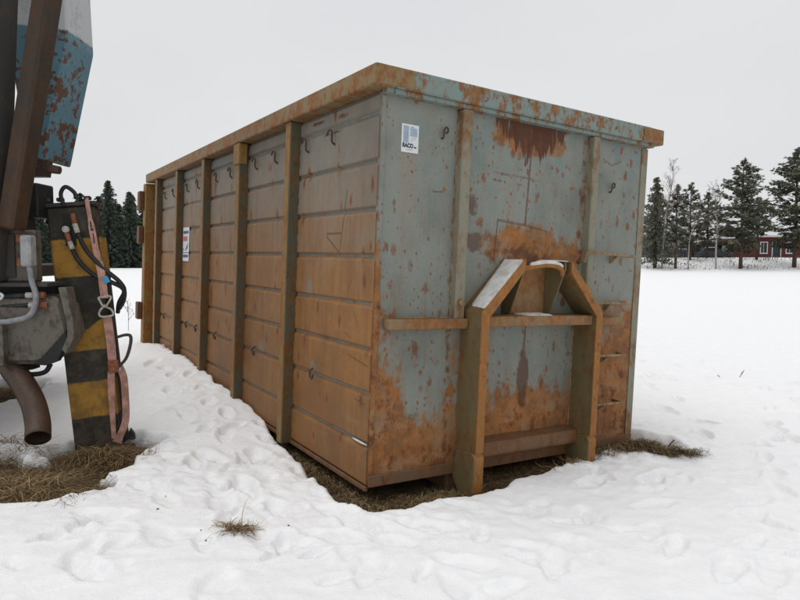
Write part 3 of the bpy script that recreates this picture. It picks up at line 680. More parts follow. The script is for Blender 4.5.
def blue_mat():
    s = NT('blue_housing_paint'); x, y, z = s.xyz(); n = s.noise(6, 6, .7); n2 = s.noise(18, 5, .7)
    col = s.mix(s.ss(.35, .7, n), (.085, .185, .235), (.125, .225, .265))
    top = s.ss(3.14, 3.16, s.add(z, s.mul(x, .12), .30)); col = s.mix(top, col, s.mix(n, (.42, .44, .45), (.52, .54, .55)))
    r = s.ss(.535, .57, s.add(n, s.mul(s.add(n2, -.5), .7), s.mul(s.ss(3.0, 2.3, z), .05))); col = s.mix(s.mul(r, s.ma('SUBTRACT', 1., s.mul(top, .8))), col, (.10, .045, .025))
    s.bump(n2, .3, .005); return s.fin(col, .6)
M_blue = blue_mat()
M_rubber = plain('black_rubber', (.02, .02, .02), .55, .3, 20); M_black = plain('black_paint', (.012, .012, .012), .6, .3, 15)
M_conduit = plain('grey_conduit', (.22, .23, .24), .5, .2, 20); M_alu = plain('cast_box_grey', (.30, .31, .31), .5, .2, 20)
M_fit = plain('zinc_fitting', (.45, .43, .38), .45, .3, 40); M_rfit = plain('rusty_fitting', (.24, .085, .045), .8, .3, 40)
M_exh = steel_mat('exhaust_rust', (.05, .032, .022), (.085, .045, .027), .35, .65, .5, 25, 2., rough=.45)
M_pink = plain('faded_pink_webbing', (.42, .235, .185), .85, .3, 18); M_bluetag = plain('blue_tag', (.06, .30, .55), .6, .1)

TK = empty('crane_truck', Matrix.Translation((-3.4, 5.1, 0)))
tag(TK, 'crane truck with black and yellow outrigger leg, brown boom and rusty exhaust beside the container', 'truck')
tI = Matrix.Translation((3.4, -5.1, 0))
def tobj(name, bm, m, parent=None, smooth=False):
    o = obj(name, bm, m, parent or TK, smooth)
    if parent is None: o.matrix_parent_inverse = tI
    return o
# outrigger leg, local frame: z along the leg, origin at its foot
LB = Vector((-2.36, 4.96, .035)); LT = Vector((-2.545, 5.0, 1.95)); la = (LT-LB).normalized()
ly = Vector((0, 1, 0)); ly = (ly-la*ly.dot(la)).normalized(); lx = ly.cross(la)
LM = Matrix((( lx.x, ly.x, la.x, LB.x), (lx.y, ly.y, la.y, LB.y), (lx.z, ly.z, la.z, LB.z), (0,0,0,1)))
yaw = Matrix.Rotation(rad(14), 4, 'Z'); LM = LM @ yaw
OL = tobj('outrigger_leg', B(-.165, .165, -.12, .12, -.04, 1.86, bev=.012), M_leg); OL.matrix_parent_inverse = tI; OL.matrix_basis = LM
def lobj(name, bm, m, smooth=False): return obj(name, bm, m, OL, smooth)
lobj('top_flange', B(-.185, .19, -.14, .14, 1.861, 1.89, bev=.006), M_dsteel)
for x in (-.16, -.06, .13): lobj('flange_bolt', B(x-.025, x+.025, -.13, -.08, 1.901, 1.93, bev=.006), M_dsteel)
lobj('slot_opening', B(-.055, .02, -.1265, -.121, 1.56, 1.80), M_black)
lobj('edge_plate', B(.1765, .20, -.13, .06, 1.28, 1.62, bev=.004), M_leg)
lobj('foot_plate', B(-.24, .24, -.19, .19, -.075, -.041, bev=.01), M_dsteel)
lobj('edge_bar', B(.1765, .205, -.03, .03, .0, 1.26, bev=.005), M_dsteel)
bm = bmesh.new(); prism(bm, [(.177, .0), (.25, .0), (.25, .04), (.225, .09), (.21, .05), (.177, .13)], 'y', -.02, .03); lobj('foot_lug', bm, M_dsteel)
yf = -.15
def hose(pts, r=.017):
    bm = bmesh.new(); tube(bm, smoothpath(pts, 8), r, 8); return lobj('hydraulic_hose', bm, M_rubber)
def fitting(a, b, m, r=.021):
    bm = bmesh.new(); tube(bm, [a, b], r, 6); return lobj('hose_fitting', bm, m)
hose([(-.03, yf, 1.86), (-.04, yf-.01, 1.95), (.0, yf-.02, 2.0), (.05, yf, 1.96), (.06, yf, 1.91)], .015)
fitting((.02, yf+.0, 1.80), (.03, yf-.005, 1.72), M_rfit); fitting((.03, yf-.005, 1.72), (.045, yf-.012, 1.65), M_fit)
hose([(.045, yf-.012, 1.65), (.09, yf-.025, 1.52), (.19, yf-.045, 1.38), (.30, yf-.05, 1.26), (.325, yf-.02, 1.18), (.27, yf+.04, 1.10), (.24, yf+.1, 1.02)])
fitting((-.035, yf, 1.66), (-.02, yf-.003, 1.59), M_rfit); fitting((-.02, yf-.003, 1.59), (-.005, yf-.008, 1.53), M_fit)
bm = bmesh.new(); tube(bm, [(-.035, -.125, 1.685), (-.035, yf-.02, 1.685)], .026, 8); lobj('hose_fitting', bm, M_fit)
hose([(-.005, yf-.008, 1.53), (.03, yf-.015, 1.44), (.12, yf-.03, 1.33), (.24, yf-.04, 1.26), (.32, yf-.03, 1.20), (.31, yf+.02, 1.12), (.26, yf+.07, 1.05)])
# outrigger beam: eight-sided grimy steel beam with a flanged end
yb0 = 4.78
def octo(cy, cz, ry, rz, c): return [(cy-ry, cz-rz*c), (cy-ry, cz+rz*c), (cy-ry*c, cz+rz), (cy+ry*c, cz+rz), (cy+ry, cz+rz*c), (cy+ry, cz-rz*c), (cy+ry*c, cz-rz), (cy-ry*c, cz-rz)]
bm = bmesh.new(); prism(bm, [(-5.0, .74), (-5.0, 1.24), (-2.50, 1.24), (-2.41, 1.19), (-2.365, .99), (-2.365, .93), (-2.50, .765), (-2.62, .735)], 'y', 4.53, 4.80, bev=.035); OB = tobj('outrigger_beam', bm, M_gsteel)
def sub(name, bm, m, par, smooth=False): return obj(name, bm, m, par, smooth)
bm = bmesh.new(); prism(bm, [(-2.415, 1.293), (-2.358, 1.293), (-2.315, 1.05), (-2.312, .93), (-2.375, .82), (-2.405, .85), (-2.362, .94), (-2.362, 1.03)], 'y', 4.50, 4.61, bev=.004); sub('end_plate', bm, M_gsteel, OB)
bm = bmesh.new(); prism(bm, [(-2.60, .74), (-2.375, .985), (-2.36, .93), (-2.44, .765), (-2.52, .735)], 'y', 4.505, 4.56, bev=.004); sub('bevel_shade', bm, M_black, OB)  # black plate painting in the shade on the beam end's lower bevel
bm = bmesh.new(); prism(bm, [(4.47, .74), (4.47, 1.06), (4.60, 1.10), (4.60, .70)], 'x', -2.835, -2.80, bev=.004); sub('bracket_plate', bm, M_gsteel, OB)
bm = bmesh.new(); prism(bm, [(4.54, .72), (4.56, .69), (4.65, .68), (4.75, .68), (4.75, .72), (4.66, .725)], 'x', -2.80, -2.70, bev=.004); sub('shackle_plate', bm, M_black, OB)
bm = bmesh.new(); tube(bm, smoothpath([(-2.80, 4.62, .72), (-2.74, 4.60, .665), (-2.66, 4.6, .655), (-2.58, 4.6, .675), (-2.55, 4.62, .73)], 4), .018, 7); sub('tie_rod', bm, M_black, OB)
# valve shelf and control box above
tobj('gap_back_plate', B(-5.0, -2.52, 4.66, 4.80, 1.235, 1.294), M_black)  # dark back plate added to fill the bright gap between shelf and beam
tobj('valve_shelf', B(-5.0, -2.50, 4.52, 4.80, 1.295, 1.325, bev=.004), M_dsteel)
cb = tobj('control_box', B(-3.6, -2.61, 4.58, 4.67, 1.328, 1.70, bev=.010), M_gsteel)
sub('box_door', B(-3.4, -2.75, 4.565, 4.579, 1.36, 1.67, bev=.004), M_dsteel, cb)
jb = sub('junction_box', B(-2.66, -2.585, 4.47, 4.56, 1.44, 1.66, bev=.012), M_alu, cb)
for z in (1.47, 1.64): sub('mounting_lug', B(-2.72, -2.661, 4.53, 4.57, z-.03, z+.03, bev=.006), M_rfit, jb) if False else sub('mounting_lug', B(-2.72, -2.661, 4.53, 4.57, z-.03, z+.03, bev=.006), M_rfit, cb)
bm = bmesh.new(); tube(bm, smoothpath([(-2.62, 4.515, 1.45), (-2.60, 4.505, 1.34), (-2.565, 4.49, 1.22), (-2.60, 4.47, 1.10), (-2.72, 4.46, 1.06), (-2.85, 4.47, 1.05), (-3.1, 4.5, 1.06)], 8), .02, 8); tobj('conduit', bm, M_conduit)
for z, dx in ((1.235, 0), (1.165, .02)):
    bm = bmesh.new(); tube(bm, smoothpath([(-3.3, 4.58, z-.03), (-3.0, 4.555, z-.015), (-2.66+dx, 4.535, z)], 5), .018, 7); h = tobj('hydraulic_hose', bm, M_rubber)
    bm = bmesh.new(); tube(bm, [(-2.66+dx, 4.535, z), (-2.60+dx, 4.535, z)], .022, 6); sub('hose_fitting', bm, M_fit, h)
    bm = bmesh.new(); tube(bm, [(-2.60+dx, 4.535, z), (-2.53+dx, 4.54, z)], .026, 6); sub('hose_fitting', bm, M_rfit, h)
bm = bmesh.new(); tube(bm, smoothpath([(-3.05, 4.5, 1.28), (-2.88, 4.47, 1.27), (-2.79, 4.47, 1.24), (-2.84, 4.48, 1.20), (-3.0, 4.5, 1.17)], 5), .011, 6); tobj('white_cable', bm, plain('white_cable', (.6, .62, .62)))
# rusty bent exhaust pipe, open end
bm = bmesh.new(); EP = smoothpath([(-2.93, 4.68, .775), (-2.84, 4.62, .70), (-2.72, 4.55, .60), (-2.61, 4.48, .475), (-2.535, 4.40, .355), (-2.485, 4.31, .265)], 6)
tube(bm, EP, .082, 20, cap=False); tube(bm, EP, .076, 20, cap=False); nv = len(EP)*20
bm.verts.ensure_lookup_table()
for k in range(20):
    a, b = nv-20+k, nv-20+(k+1) % 20; bm.faces.new([bm.verts[q] for q in (a, b, b+nv, a+nv)])
tobj('exhaust_pipe', bm, M_exh)
# crane column, boom and housing
def beam(name, A, Bp, w, d, m, yawv=(0, 1, 0), bev=.012, rot=0):
    A, Bp = Vector(A), Vector(Bp); a = (Bp-A).normalized(); y = Vector(yawv); y = (y-a*y.dot(a)).normalized(); x = y.cross(a)
    bm = B(-w/2, w/2, -d/2, d/2, 0, (Bp-A).length, bev=bev)
    Mx = Matrix(((x.x, y.x, a.x, A.x), (x.y, y.y, a.y, A.y), (x.z, y.z, a.z, A.z), (0,0,0,1)))
    bm.transform(Mx); return tobj(name, bm, m)
bt = beam('crane_boom', (-2.725, 4.50, 1.70), (-2.26, 4.46, 3.95), .14, .15, M_brown, (.25, 1, 0), .02)
beam('crane_column', (-2.93, 4.52, 1.33), (-2.70, 4.46, 3.95), .20, .22, M_dsteel, (.2, 1, 0), .02)
bm = bmesh.new(); prism(bm, [(-2.72, 2.26), (-2.61, 2.21), (-2.40, 3.08), (-2.42, 3.85), (-2.95, 3.85), (-2.80, 2.8)], 'y', 4.72, 5.12, bev=.012); tobj('boom_housing', bm, M_blue)
bm = bmesh.new(); tube(bm, [(-2.80, 4.80, 2.16), (-2.62, 4.80, 2.165), (-2.53, 4.80, 2.15)], [.075, .035, .03], 10); tobj('pivot_pin', bm, M_exh)
bm = bmesh.new(); prism(bm, [(-2.80, 2.10), (-2.72, 2.30), (-2.60, 2.22), (-2.62, 2.10)], 'y', 4.76, 4.84); tobj('pivot_lug', bm, M_exh)
tobj('black_valve_block', B(-2.95, -2.66, 4.72, 4.95, 1.80, 2.05, bev=.01), M_black)
tobj('bracket_post', B(-2.95, -2.78, 4.70, 4.90, 1.705, 1.80, bev=.004), M_dsteel)
# chassis going on beyond the picture
ch = tobj('chassis_frame', B(-6.3, -3.2, 5.02, 5.30, .86, 1.12, bev=.01), M_dsteel)
sub('deck', B(-6.3, -3.3, 4.6, 6.9, 1.33, 1.44, bev=.01), M_dsteel, ch); sub('chassis_rail', B(-6.3, -3.2, 6.0, 6.2, .86, 1.12, bev=.01), M_dsteel, ch)
def wheel(cx, cy, cz, r=.50, w=.28):
    e = empty('wheel', None, TK); e.matrix_parent_inverse = tI; e.location = (cx, cy, cz)
    prof = [(.55, -1), (.9, -1), (1, -.75), (1, .75), (.9, 1), (.55, 1), (.55, -1)]
    for nm, pr, m in (('tyre', prof, M_rubber), ('rim', [(.02, -.5), (.3, -.55), (.35, -.2), (.5, -.3), (.56, -.9), (.56, .9), (.02, .5)], M_gsteel)):
        v = []; f = []; n = 28
        for k in range(n):
            a = 2*math.pi*k/n
            for q, s_ in pr: v.append((q*r*math.cos(a), s_*w/2, q*r*math.sin(a)))
        m_ = len(pr)
        for k in range(n):
            for j in range(m_-1): f.append((k*m_+j, ((k+1) % n)*m_+j, ((k+1) % n)*m_+j+1, k*m_+j+1))
        raw(nm, v, f, m, e)
for (cx, cy) in ((-4.9, 4.95), (-4.9, 6.55)): wheel(cx, cy, ground_z(cx, cy)+.49)

# ratchet strap hanging on the leg
RS = empty('ratchet_strap', LM); tag(RS, 'faded pink ratchet strap with metal hooks hanging on the striped outrigger leg', 'strap')
def robj(name, bm, m, smooth=False): return obj(name, bm, m, RS, smooth)
ys = -.165
bm = bmesh.new(); ribbon(bm, smoothpath([(.125, -.10, 1.912), (.135, -.155, 1.90), (.14, ys, 1.80), (.16, ys, 1.50), (.185, ys-.045, 1.35), (.185, ys-.03, 1.14)], 5), (0, -1, 0), [.02]*6+[.03]*6+[.045]*6+[.055]*8, .005); wb = robj('webbing', bm, M_pink)
for zz, hh in ((1.70, .02), (1.66, .03), (1.60, .05)):
    pass
bm = bmesh.new(); box(bm, .150, .156, ys-.0052, ys-.0028, 1.56, 1.64); box(bm, .138, .158, ys-.0052, ys-.0028, 1.66, 1.675); box(bm, .140, .148, ys-.0052, ys-.0028, 1.68, 1.73); obj('printed_mark', bm, M_ink, wb)
bm = bmesh.new(); tube(bm, smoothpath([(.14, ys-.03, 1.15), (.23, ys-.03, 1.15), (.20, ys-.04, 1.09), (.185, ys-.045, 1.075), (.165, ys-.04, 1.09), (.14, ys-.03, 1.15)], 4), .008, 6); robj('hook', bm, M_fit)
bm = bmesh.new(); tube(bm, smoothpath([(.185, ys-.03, 1.09), (.145, ys-.045, 1.05), (.14, ys-.045, 1.01), (.185, ys-.04, 1.0), (.235, ys-.045, 1.01), (.225, ys-.045, 1.05), (.185, ys-.03, 1.075)], 4), .008, 6); robj('hook', bm, M_fit)
bm = bmesh.new(); ribbon(bm, smoothpath([(.188, ys-.03, 1.0), (.188, ys-.01, .80), (.18, ys-.0, .60)], 5), (0, -1, .05), .062, .005); robj('webbing', bm, M_pink)
bm = bmesh.new(); ribbon(bm, smoothpath([(.165, ys, .58), (.145, ys+.01, .40), (.135, ys+.005, .20), (.13, ys, .06)], 5), (.3, -1, 0), [.05]*6+[.04]*5+[.035]*5, .005, .5); robj('webbing', bm, M_pink)
bm = bmesh.new(); ribbon(bm, smoothpath([(.22, ys+.02, .62), (.245, ys+.02, .52), (.24, ys+.03, .38), (.225, ys+.03, .20), (.19, ys, .10), (.15, ys-.01, .04)], 5), (.4, -1, 0), .052, .005, .6); robj('webbing', bm, M_pink)
bm = bmesh.new(); ribbon(bm, [(.15, ys-.02, .03), (.19, ys-.03, .10), (.215, ys-.02, .18)], (.2, -1, 0), [.07, .05, .01], .005); robj('webbing', bm, M_pink)
bm = bmesh.new(); box(bm, .15, .225, ys-.03, ys+.02, .57, .66, bev=.006); rt = robj('ratchet', bm, M_rfit)
bm = bmesh.new(); tube(bm, [(.15, ys-.005, .585), (.24, ys-.005, .585)], .018, 8); obj('spindle', bm, M_fit, rt)
bm = bmesh.new(); ribbon(bm, smoothpath([(.21, ys, .60), (.28, ys-.01, .66), (.325, ys-.02, .76), (.335, ys-.02, .83), (.30, ys-.02, .845), (.24, ys-.02, .835)], 4), (0, -1, 0), .022, .02); obj('handle', bm, M_dsteel, rt)
bm = bmesh.new(); ribbon(bm, [(.195, ys-.055, 1.27), (.235, ys-.06, 1.285)], (0, -1, 0), .05, .004); obj('blue_tag', bm, M_bluetag, wb)

# ---------------------------------------------------------------- dry grass
def grass(name, spots, label, seed=1, mound=.0):
    """spots: (x, y, rx, ry, n, length, lie 0..1, preferred direction or None)"""
    r = random.Random(seed); v = []; f = []; tone = []
    for cx, cy, rx, ry, n, ln, lie, dr in spots:
        for i in range(n):
            a = r.uniform(0, 6.283); q = math.sqrt(r.random()); x = cx+rx*q*math.cos(a); y = cy+ry*q*math.sin(a)
            z0 = ground_z_fast(x, y)-.01+mound*(1-q*q)*r.random(); th = r.gauss(dr, .7) if dr is not None else r.uniform(0, 6.283)
            l = ln*r.uniform(.5, 1.25); wd = r.uniform(.0014, .0032); pit = r.uniform(.5, 1.4)*(1-lie*.6); cv = r.uniform(1.2, 2.6)*(.4+lie); tw = r.gauss(0, .9)
            p = Vector((x, y, z0)); N = 5; b = len(v)//1; base = len(v); t = min(1, max(0, r.random()**2*.8+.5*float(vnoise(np.array([x*9.]), np.array([y*9.]), 5)[0])-.16))
            for k in range(N+1):
                s_ = Vector((-math.sin(th), math.cos(th), .3*math.sin(i))).normalized()*wd*(1-.75*k/N)
                v.append(p-s_); v.append(p+s_); tone += [t, t]
                d = Vector((math.cos(th)*math.cos(pit), math.sin(th)*math.cos(pit), math.sin(pit)))
                p = p+d*l/N; pit -= cv/N; th += tw/N
                gz = z0+.012
                if p.z < gz: p.z = gz+r.uniform(0, .02)*lie*2; pit = max(pit, r.uniform(-.1, .35))
            for k in range(N): f.append((base+2*k, base+2*k+1, base+2*k+3, base+2*k+2))
    o = raw(name, v, f, M_straw); at = o.data.attributes.new('tone', 'FLOAT', 'POINT'); at.data.foreach_set('value', tone)
    tag(o, label, 'grass', None, 'stuff'); return o
# quick height lookup on a coarse local grid
hx = np.arange(-5.5, 4.5, .05); hy = np.arange(2.5, 9.5, .05); HX, HY = np.meshgrid(hx, hy); _s, _a, _b = bare_sd(HX, HY)
HD = dirt_z(HX, HY, _a, _b)
def ground_z_fast(x, y):
    i = min(max(int((x+5.5)/.05), 0), len(hx)-1); j = min(max(int((y-2.5)/.05), 0), len(hy)-1)
    return max(HD[j, i], float(snow_z(x, y)))
grass('dry_grass', [(-2.20,4.66,.30,.20,2600,.30,.7,None),(-2.05,4.55,.16,.14,450,.22,.8,-.6),(-2.40,3.98,.44,.22,3600,.34,.8,None),(-2.12,3.86,.20,.14,800,.24,.85,-1.2),(-4.2,6.15,.55,.6,1800,.30,.8,None),(-3.2,4.5,.6,.4,1400,.3,.8,None),(-2.2,4.62,.42,.34,260,.22,.8,None),(-2.45,4.32,.3,.14,700,.28,.85,None),(-2.4,3.98,.58,.34,320,.24,.8,None),(-1.95,4.45,.2,.2,60,.14,.9,None)],
      'matted dry brown grass around the foot of the outrigger leg', 3, .10)
def lw(x, y): q = loc2w(x, y, -.1); return q.x, q.y
sp_ = []
for x, y, rx, ry, n, ln, lie in ((.2,-.08,.25,.1,260,.12,.8),(.55,-.1,.15,.1,160,.14,.7),(.9,-.02,.2,.16,500,.16,.7),(1.2,.0,.2,.16,650,.17,.7),(1.5,.05,.2,.15,600,.16,.7),(1.95,.06,.2,.12,420,.15,.7),(2.3,.1,.2,.12,420,.14,.8)):
    sp_.append((*lw(x, y), rx, ry, n*2, ln*1.15, lie, None))
for k in range(16): sp_.append((*lw(-.04+.02*(k % 3), .02+.085*k), .06, .06, 70, .11, .9, None))
for k in range(24): sp_.append((*lw(.0+.1*k, -.16+.06*(k % 2)), .07, .05, 60, .13, .85, None))
grass('dry_grass', sp_, 'dark dry grass in the thawed strip under the container front', 5)
grass('dry_grass', [(1.66,5.06,.18,.09,600,.13,.9,-.3),(1.86,5.0,.18,.08,750,.14,.95,-.4),(2.06,4.88,.15,.06,500,.15,.98,-.5),(2.22,4.84,.09,.04,120,.14,.98,-.4),(1.9,4.98,.3,.12,120,.12,.98,-.4)], 'brown grass spilling onto the snow past the ladder corner', 7, .03)
grass('dry_grass', [(-.86,3.31,.075,.04,200,.11,.55,None),(-.84,3.28,.05,.03,10,.2,.3,None)], 'small dry tuft poking through trodden snow', 9)
M_leaf = plain('dead_leaf', (.06, .035, .025), .9)
bm = bmesh.new()
rr = random.Random(8)
for (x, y, w_) in [(-.86,3.32,.03),(-.89,3.30,.025),(-.83,3.33,.022)]:
    z = ground_z_fast(x, y)+.008; a = rr.uniform(0, 3)
    c = [Vector((x, y, z))+Vector((math.cos(a+t)*w_*s_, math.sin(a+t)*w_*s_, h_)) for t, s_, h_ in ((0,1,.006),(1.2,.6,.016),(3.14,1,.004),(4.3,.6,.014))]
    vs = [bm.verts.new(p) for p in c]; lo = [bm.verts.new(p-Vector((0,0,.003))) for p in c]
    bm.faces.new(vs); bm.faces.new(lo[::-1])
    for k in range(4): bm.faces.new((vs[k], lo[k], lo[(k+1)%4], vs[(k+1)%4]))
tag(obj('dead_leaves', bm, M_leaf), 'curled dark dead leaves beside the small dry tuft', 'leaves', None, 'stuff')
# crumbs of bark and straw lying on the snow
bm = bmesh.new()
spots_ = [(-1.42,3.78),(-1.38,3.55),(-1.0,3.2),(-1.05,3.28),(-.6,3.35),(2.2,4.2),(-1.3,4.4)]
for x, y in spots_:
    z = float(snow_z(x, y))+.002; a = rr.uniform(0, 3.14); l = rr.uniform(.003, .010); w_ = rr.uniform(.0015, .004)
    u = Vector((math.cos(a), math.sin(a), rr.uniform(-.1, .2)))*l; s_ = Vector((-math.sin(a), math.cos(a), 0))*w_; p = Vector((x, y, z))
    c = [p-u-s_*.6, p+u*.7-s_, p+u+s_*.5, p-u*.6+s_]; vs = [bm.verts.new(q+Vector((0,0,.004))) for q in c]; lo = [bm.verts.new(q-Vector((0,0,.002))) for q in c]
    bm.faces.new(vs); bm.faces.new(lo[::-1])
    for k in range(4): bm.faces.new((vs[k], lo[k], lo[(k+1)%4], vs[(k+1)%4]))
tag(obj('debris_crumbs', bm, M_leaf), 'dark crumbs and straw bits scattered on the snow', 'debris', None, 'stuff')
# dead weed stalks
def stalk(x, y, h, label, seed, sprays=8, lean=(0, 0)):
    r = random.Random(seed); bm = bmesh.new(); z = ground_z(x, y)-.02
    top = Vector((x+lean[0], y+lean[1], z+h)); tube(bm, smoothpath([(x, y, z), (x+lean[0]*.4+.01, y, z+h*.5), top], 4), .004, 5)
    for i in range(sprays):
        t = r.uniform(.35, 1); p = Vector((x, y, z)).lerp(top, t); a = r.uniform(0, 6.28); l = h*.18*(1.3-t)
        tube(bm, [p, p+Vector((math.cos(a)*l, math.sin(a)*l, l*1.1))], [.003, .0015], 4); tube(bm, [p+Vector((math.cos(a)*l, math.sin(a)*l, l*1.1)), p+Vector((math.cos(a)*l*1.1, math.sin(a)*l*1.1, l*1.35))], .006, 4)
    tag(obj('weed_stalk', bm, M_leaf), label, 'weed')
stalk(-5.05, 11.8, .58, 'dead brown weed stalk standing alone in the snow behind the outrigger leg', 2, 16)
stalk(4.42, 8.25, .11, 'tiny bent weed tip in the open snow to the right of the container', 4, 2, (.07, 0))
stalk(4.2, 8.3, .05, 'short weed stub beside the tiny bent weed tip', 6, 1, (-.03, 0))
stalk(2.18, 5.25, .17, 'thin pale straw arching over the snow by the ladder corner', 5, 2, (.10, -.03))

# ---------------------------------------------------------------- trees
def put_attr(me, name, vals):
    a = me.attributes.new(name, 'FLOAT', 'FACE'); a.data.foreach_set('value', vals)
def tri_mesh(name, tris, tones, mats, mi=None):
    n = len(tris); co = np.array(tris, np.float32).reshape(-1, 3)
    me = bpy.data.meshes.new(name); me.vertices.add(n*3); me.vertices.foreach_set('co', co.ravel()); me.loops.add(n*3)
    me.loops.foreach_set('vertex_index', np.arange(n*3, dtype=np.int32)); me.polygons.add(n); me.polygons.foreach_set('loop_start', np.arange(0, n*3, 3, dtype=np.int32))
    for m in mats: me.materials.append(m)
    if mi is not None: me.polygons.foreach_set('material_index', np.array(mi, np.int32))
    me.update(calc_edges=True); put_attr(me, 'tone', tones); return me
def trunk_mesh(pts, rs, mat, n=7):
    bm = bmesh.new(); tube(bm, pts, rs, n); me = bpy.data.meshes.new('trunk'); bm.to_mesh(me); bm.free(); me.materials.append(mat); return me
def spruce_tris(h, seed, R=.19, lev=34, snowy=.04, fs=.30, low=.05, step=.32):
    r = random.Random(seed); T = []; tone = []; mi = []
    for i in range(lev):
        t = (i+r.uniform(-.3, .3))/lev; z = h*(low+(1-low)*t); rad_ = R*h*(1-t)**.85*r.uniform(.85, 1.1)+.08
        nb = r.randint(6, 9) if t < .85 else 5; a0 = r.uniform(0, 6)
        for k in range(nb):
            a = a0+6.283*k/nb+r.gauss(0, .2); ln = rad_*r.uniform(.55, 1.25); m = max(2, int(ln/step)); ca, sa = math.cos(a), math.sin(a)
            for j in range(m+1):
                s_ = (j+.4)/(m+.4)*ln; zz = z-.42*s_+.12*s_*s_/max(ln, .3)+r.gauss(0, .05); c = Vector((ca*s_, sa*s_, zz)); tn = min(1, max(0, r.gauss(.38, .25)))
                w = fs*r.uniform(.6, 1.25)*(1.1-.45*j/(m+1))
                for sg in (-1, 1):
                    T.append([c+Vector((ca, sa, 0))*w*.25+Vector((0,0,r.uniform(0,.3)*w)), c+Vector((-sa*sg, ca*sg, 0))*w*.85+Vector((ca, sa, -.9))*w*r.uniform(.2, .9), c-Vector((ca, sa, .4))*w*.35]); tone.append(tn); mi.append(0)
                T.append([c+Vector((-sa, ca, .2))*w*.35, c-Vector((-sa, ca, -.2))*w*.35, c+Vector((ca*.25, sa*.25, -1))*w*r.uniform(.7, 1.3)]); tone.append(tn*.6); mi.append(0)
                T.append([c+Vector((ca, sa, .25))*w*.5, c-Vector((ca, sa, -.1))*w*.5, c+Vector((r.gauss(0,.2), r.gauss(0,.2), -.9))*w]); tone.append(tn*.8); mi.append(0)
                if r.random() < snowy:
                    T.append([c+Vector((-sa, ca, 0))*w*.3+Vector((0,0,.04)), c-Vector((-sa, ca, 0))*w*.3+Vector((0,0,.04)), c+Vector((ca, sa, -.2))*w*.6+Vector((0,0,.04))]); tone.append(1); mi.append(1)
    return T, tone, mi
def pine_tris(h, seed, R=.27, snowy=.05, low=.22, open_=.0, fs=.22, nl=50):
    """limbs with upturned needle tufts; returns tufts plus limb paths"""
    r = random.Random(seed); T = []; tone = []; mi = []; limbs = []
    for i in range(nl):
        t = (i+r.random())/nl; z = h*(low+(1-low)*t*.98)
        prof = math.sin(min(1, (t*1.15+.30))*math.pi*.5)*(1-t**1.7)**.9 if t > 0 else .5
        ln = R*h*max(.08, prof)*r.uniform(.6, 1.2); a = i*2.4+r.gauss(0, .4); ca, sa = math.cos(a), math.sin(a); up = r.uniform(-.05, .25)+t*.5
        path = [Vector((ca*ln*q, sa*ln*q, z+up*ln*q+(-.18 if t < .5 else 0)*ln*math.sin(q*2.6))) for q in (0, .35, .7, 1)]
        limbs.append((path, .02+.05*(1-t)))
        nt = max(6, int(ln*15))
        for j in range(nt):
            if r.random() < open_: continue
            q = r.uniform(.28, 1.06); k = min(2, int(q*3)); c = path[k].lerp(path[k+1], min(1.1, q*3-k))
            c = c+Vector((r.gauss(0, .17*ln*.6+.05), r.gauss(0, .17*ln*.6+.05), r.gauss(.04, .10))); tn = min(1, max(0, r.gauss(.4, .25)))
            for e in range(9):
                d = Vector((r.gauss(0, 1), r.gauss(0, 1), r.gauss(.25, .6))); d.normalize(); o_ = d.orthogonal().normalized()*fs*.30; ww = fs*r.uniform(.8, 1.5)
                T.append([c+o_, c-o_, c+d*ww]); tone.append(min(1, max(0, tn+r.gauss(0, .12)))); mi.append(0)
            if r.random() < snowy*4:
                d = Vector((r.gauss(0, 1), r.gauss(0, 1), 0)).normalized(); o_ = Vector((-d.y, d.x, 0))*fs*.7; T.append([c+o_+Vector((0,0,.1)), c-o_+Vector((0,0,.1)), c+d*fs*1.3+Vector((0,0,.06))]); tone.append(1); mi.append(1)
    return T, tone, mi, limbs
def limb_mesh(h, r0, limbs, mat, lean=0):
    bm = bmesh.new(); tube(bm, [(0, 0, -.4), (.05, 0, h*.3), (-.04, .03, h*.65), (0, 0, h)], [r0*1.25, r0, r0*.6, .03], 8)
    for p, w in limbs: tube(bm, p, [w, w*.8, w*.55, w*.25], 4, cap=False)
    me = bpy.data.meshes.new('trunk'); bm.to_mesh(me); bm.free(); me.materials.append(mat); return me
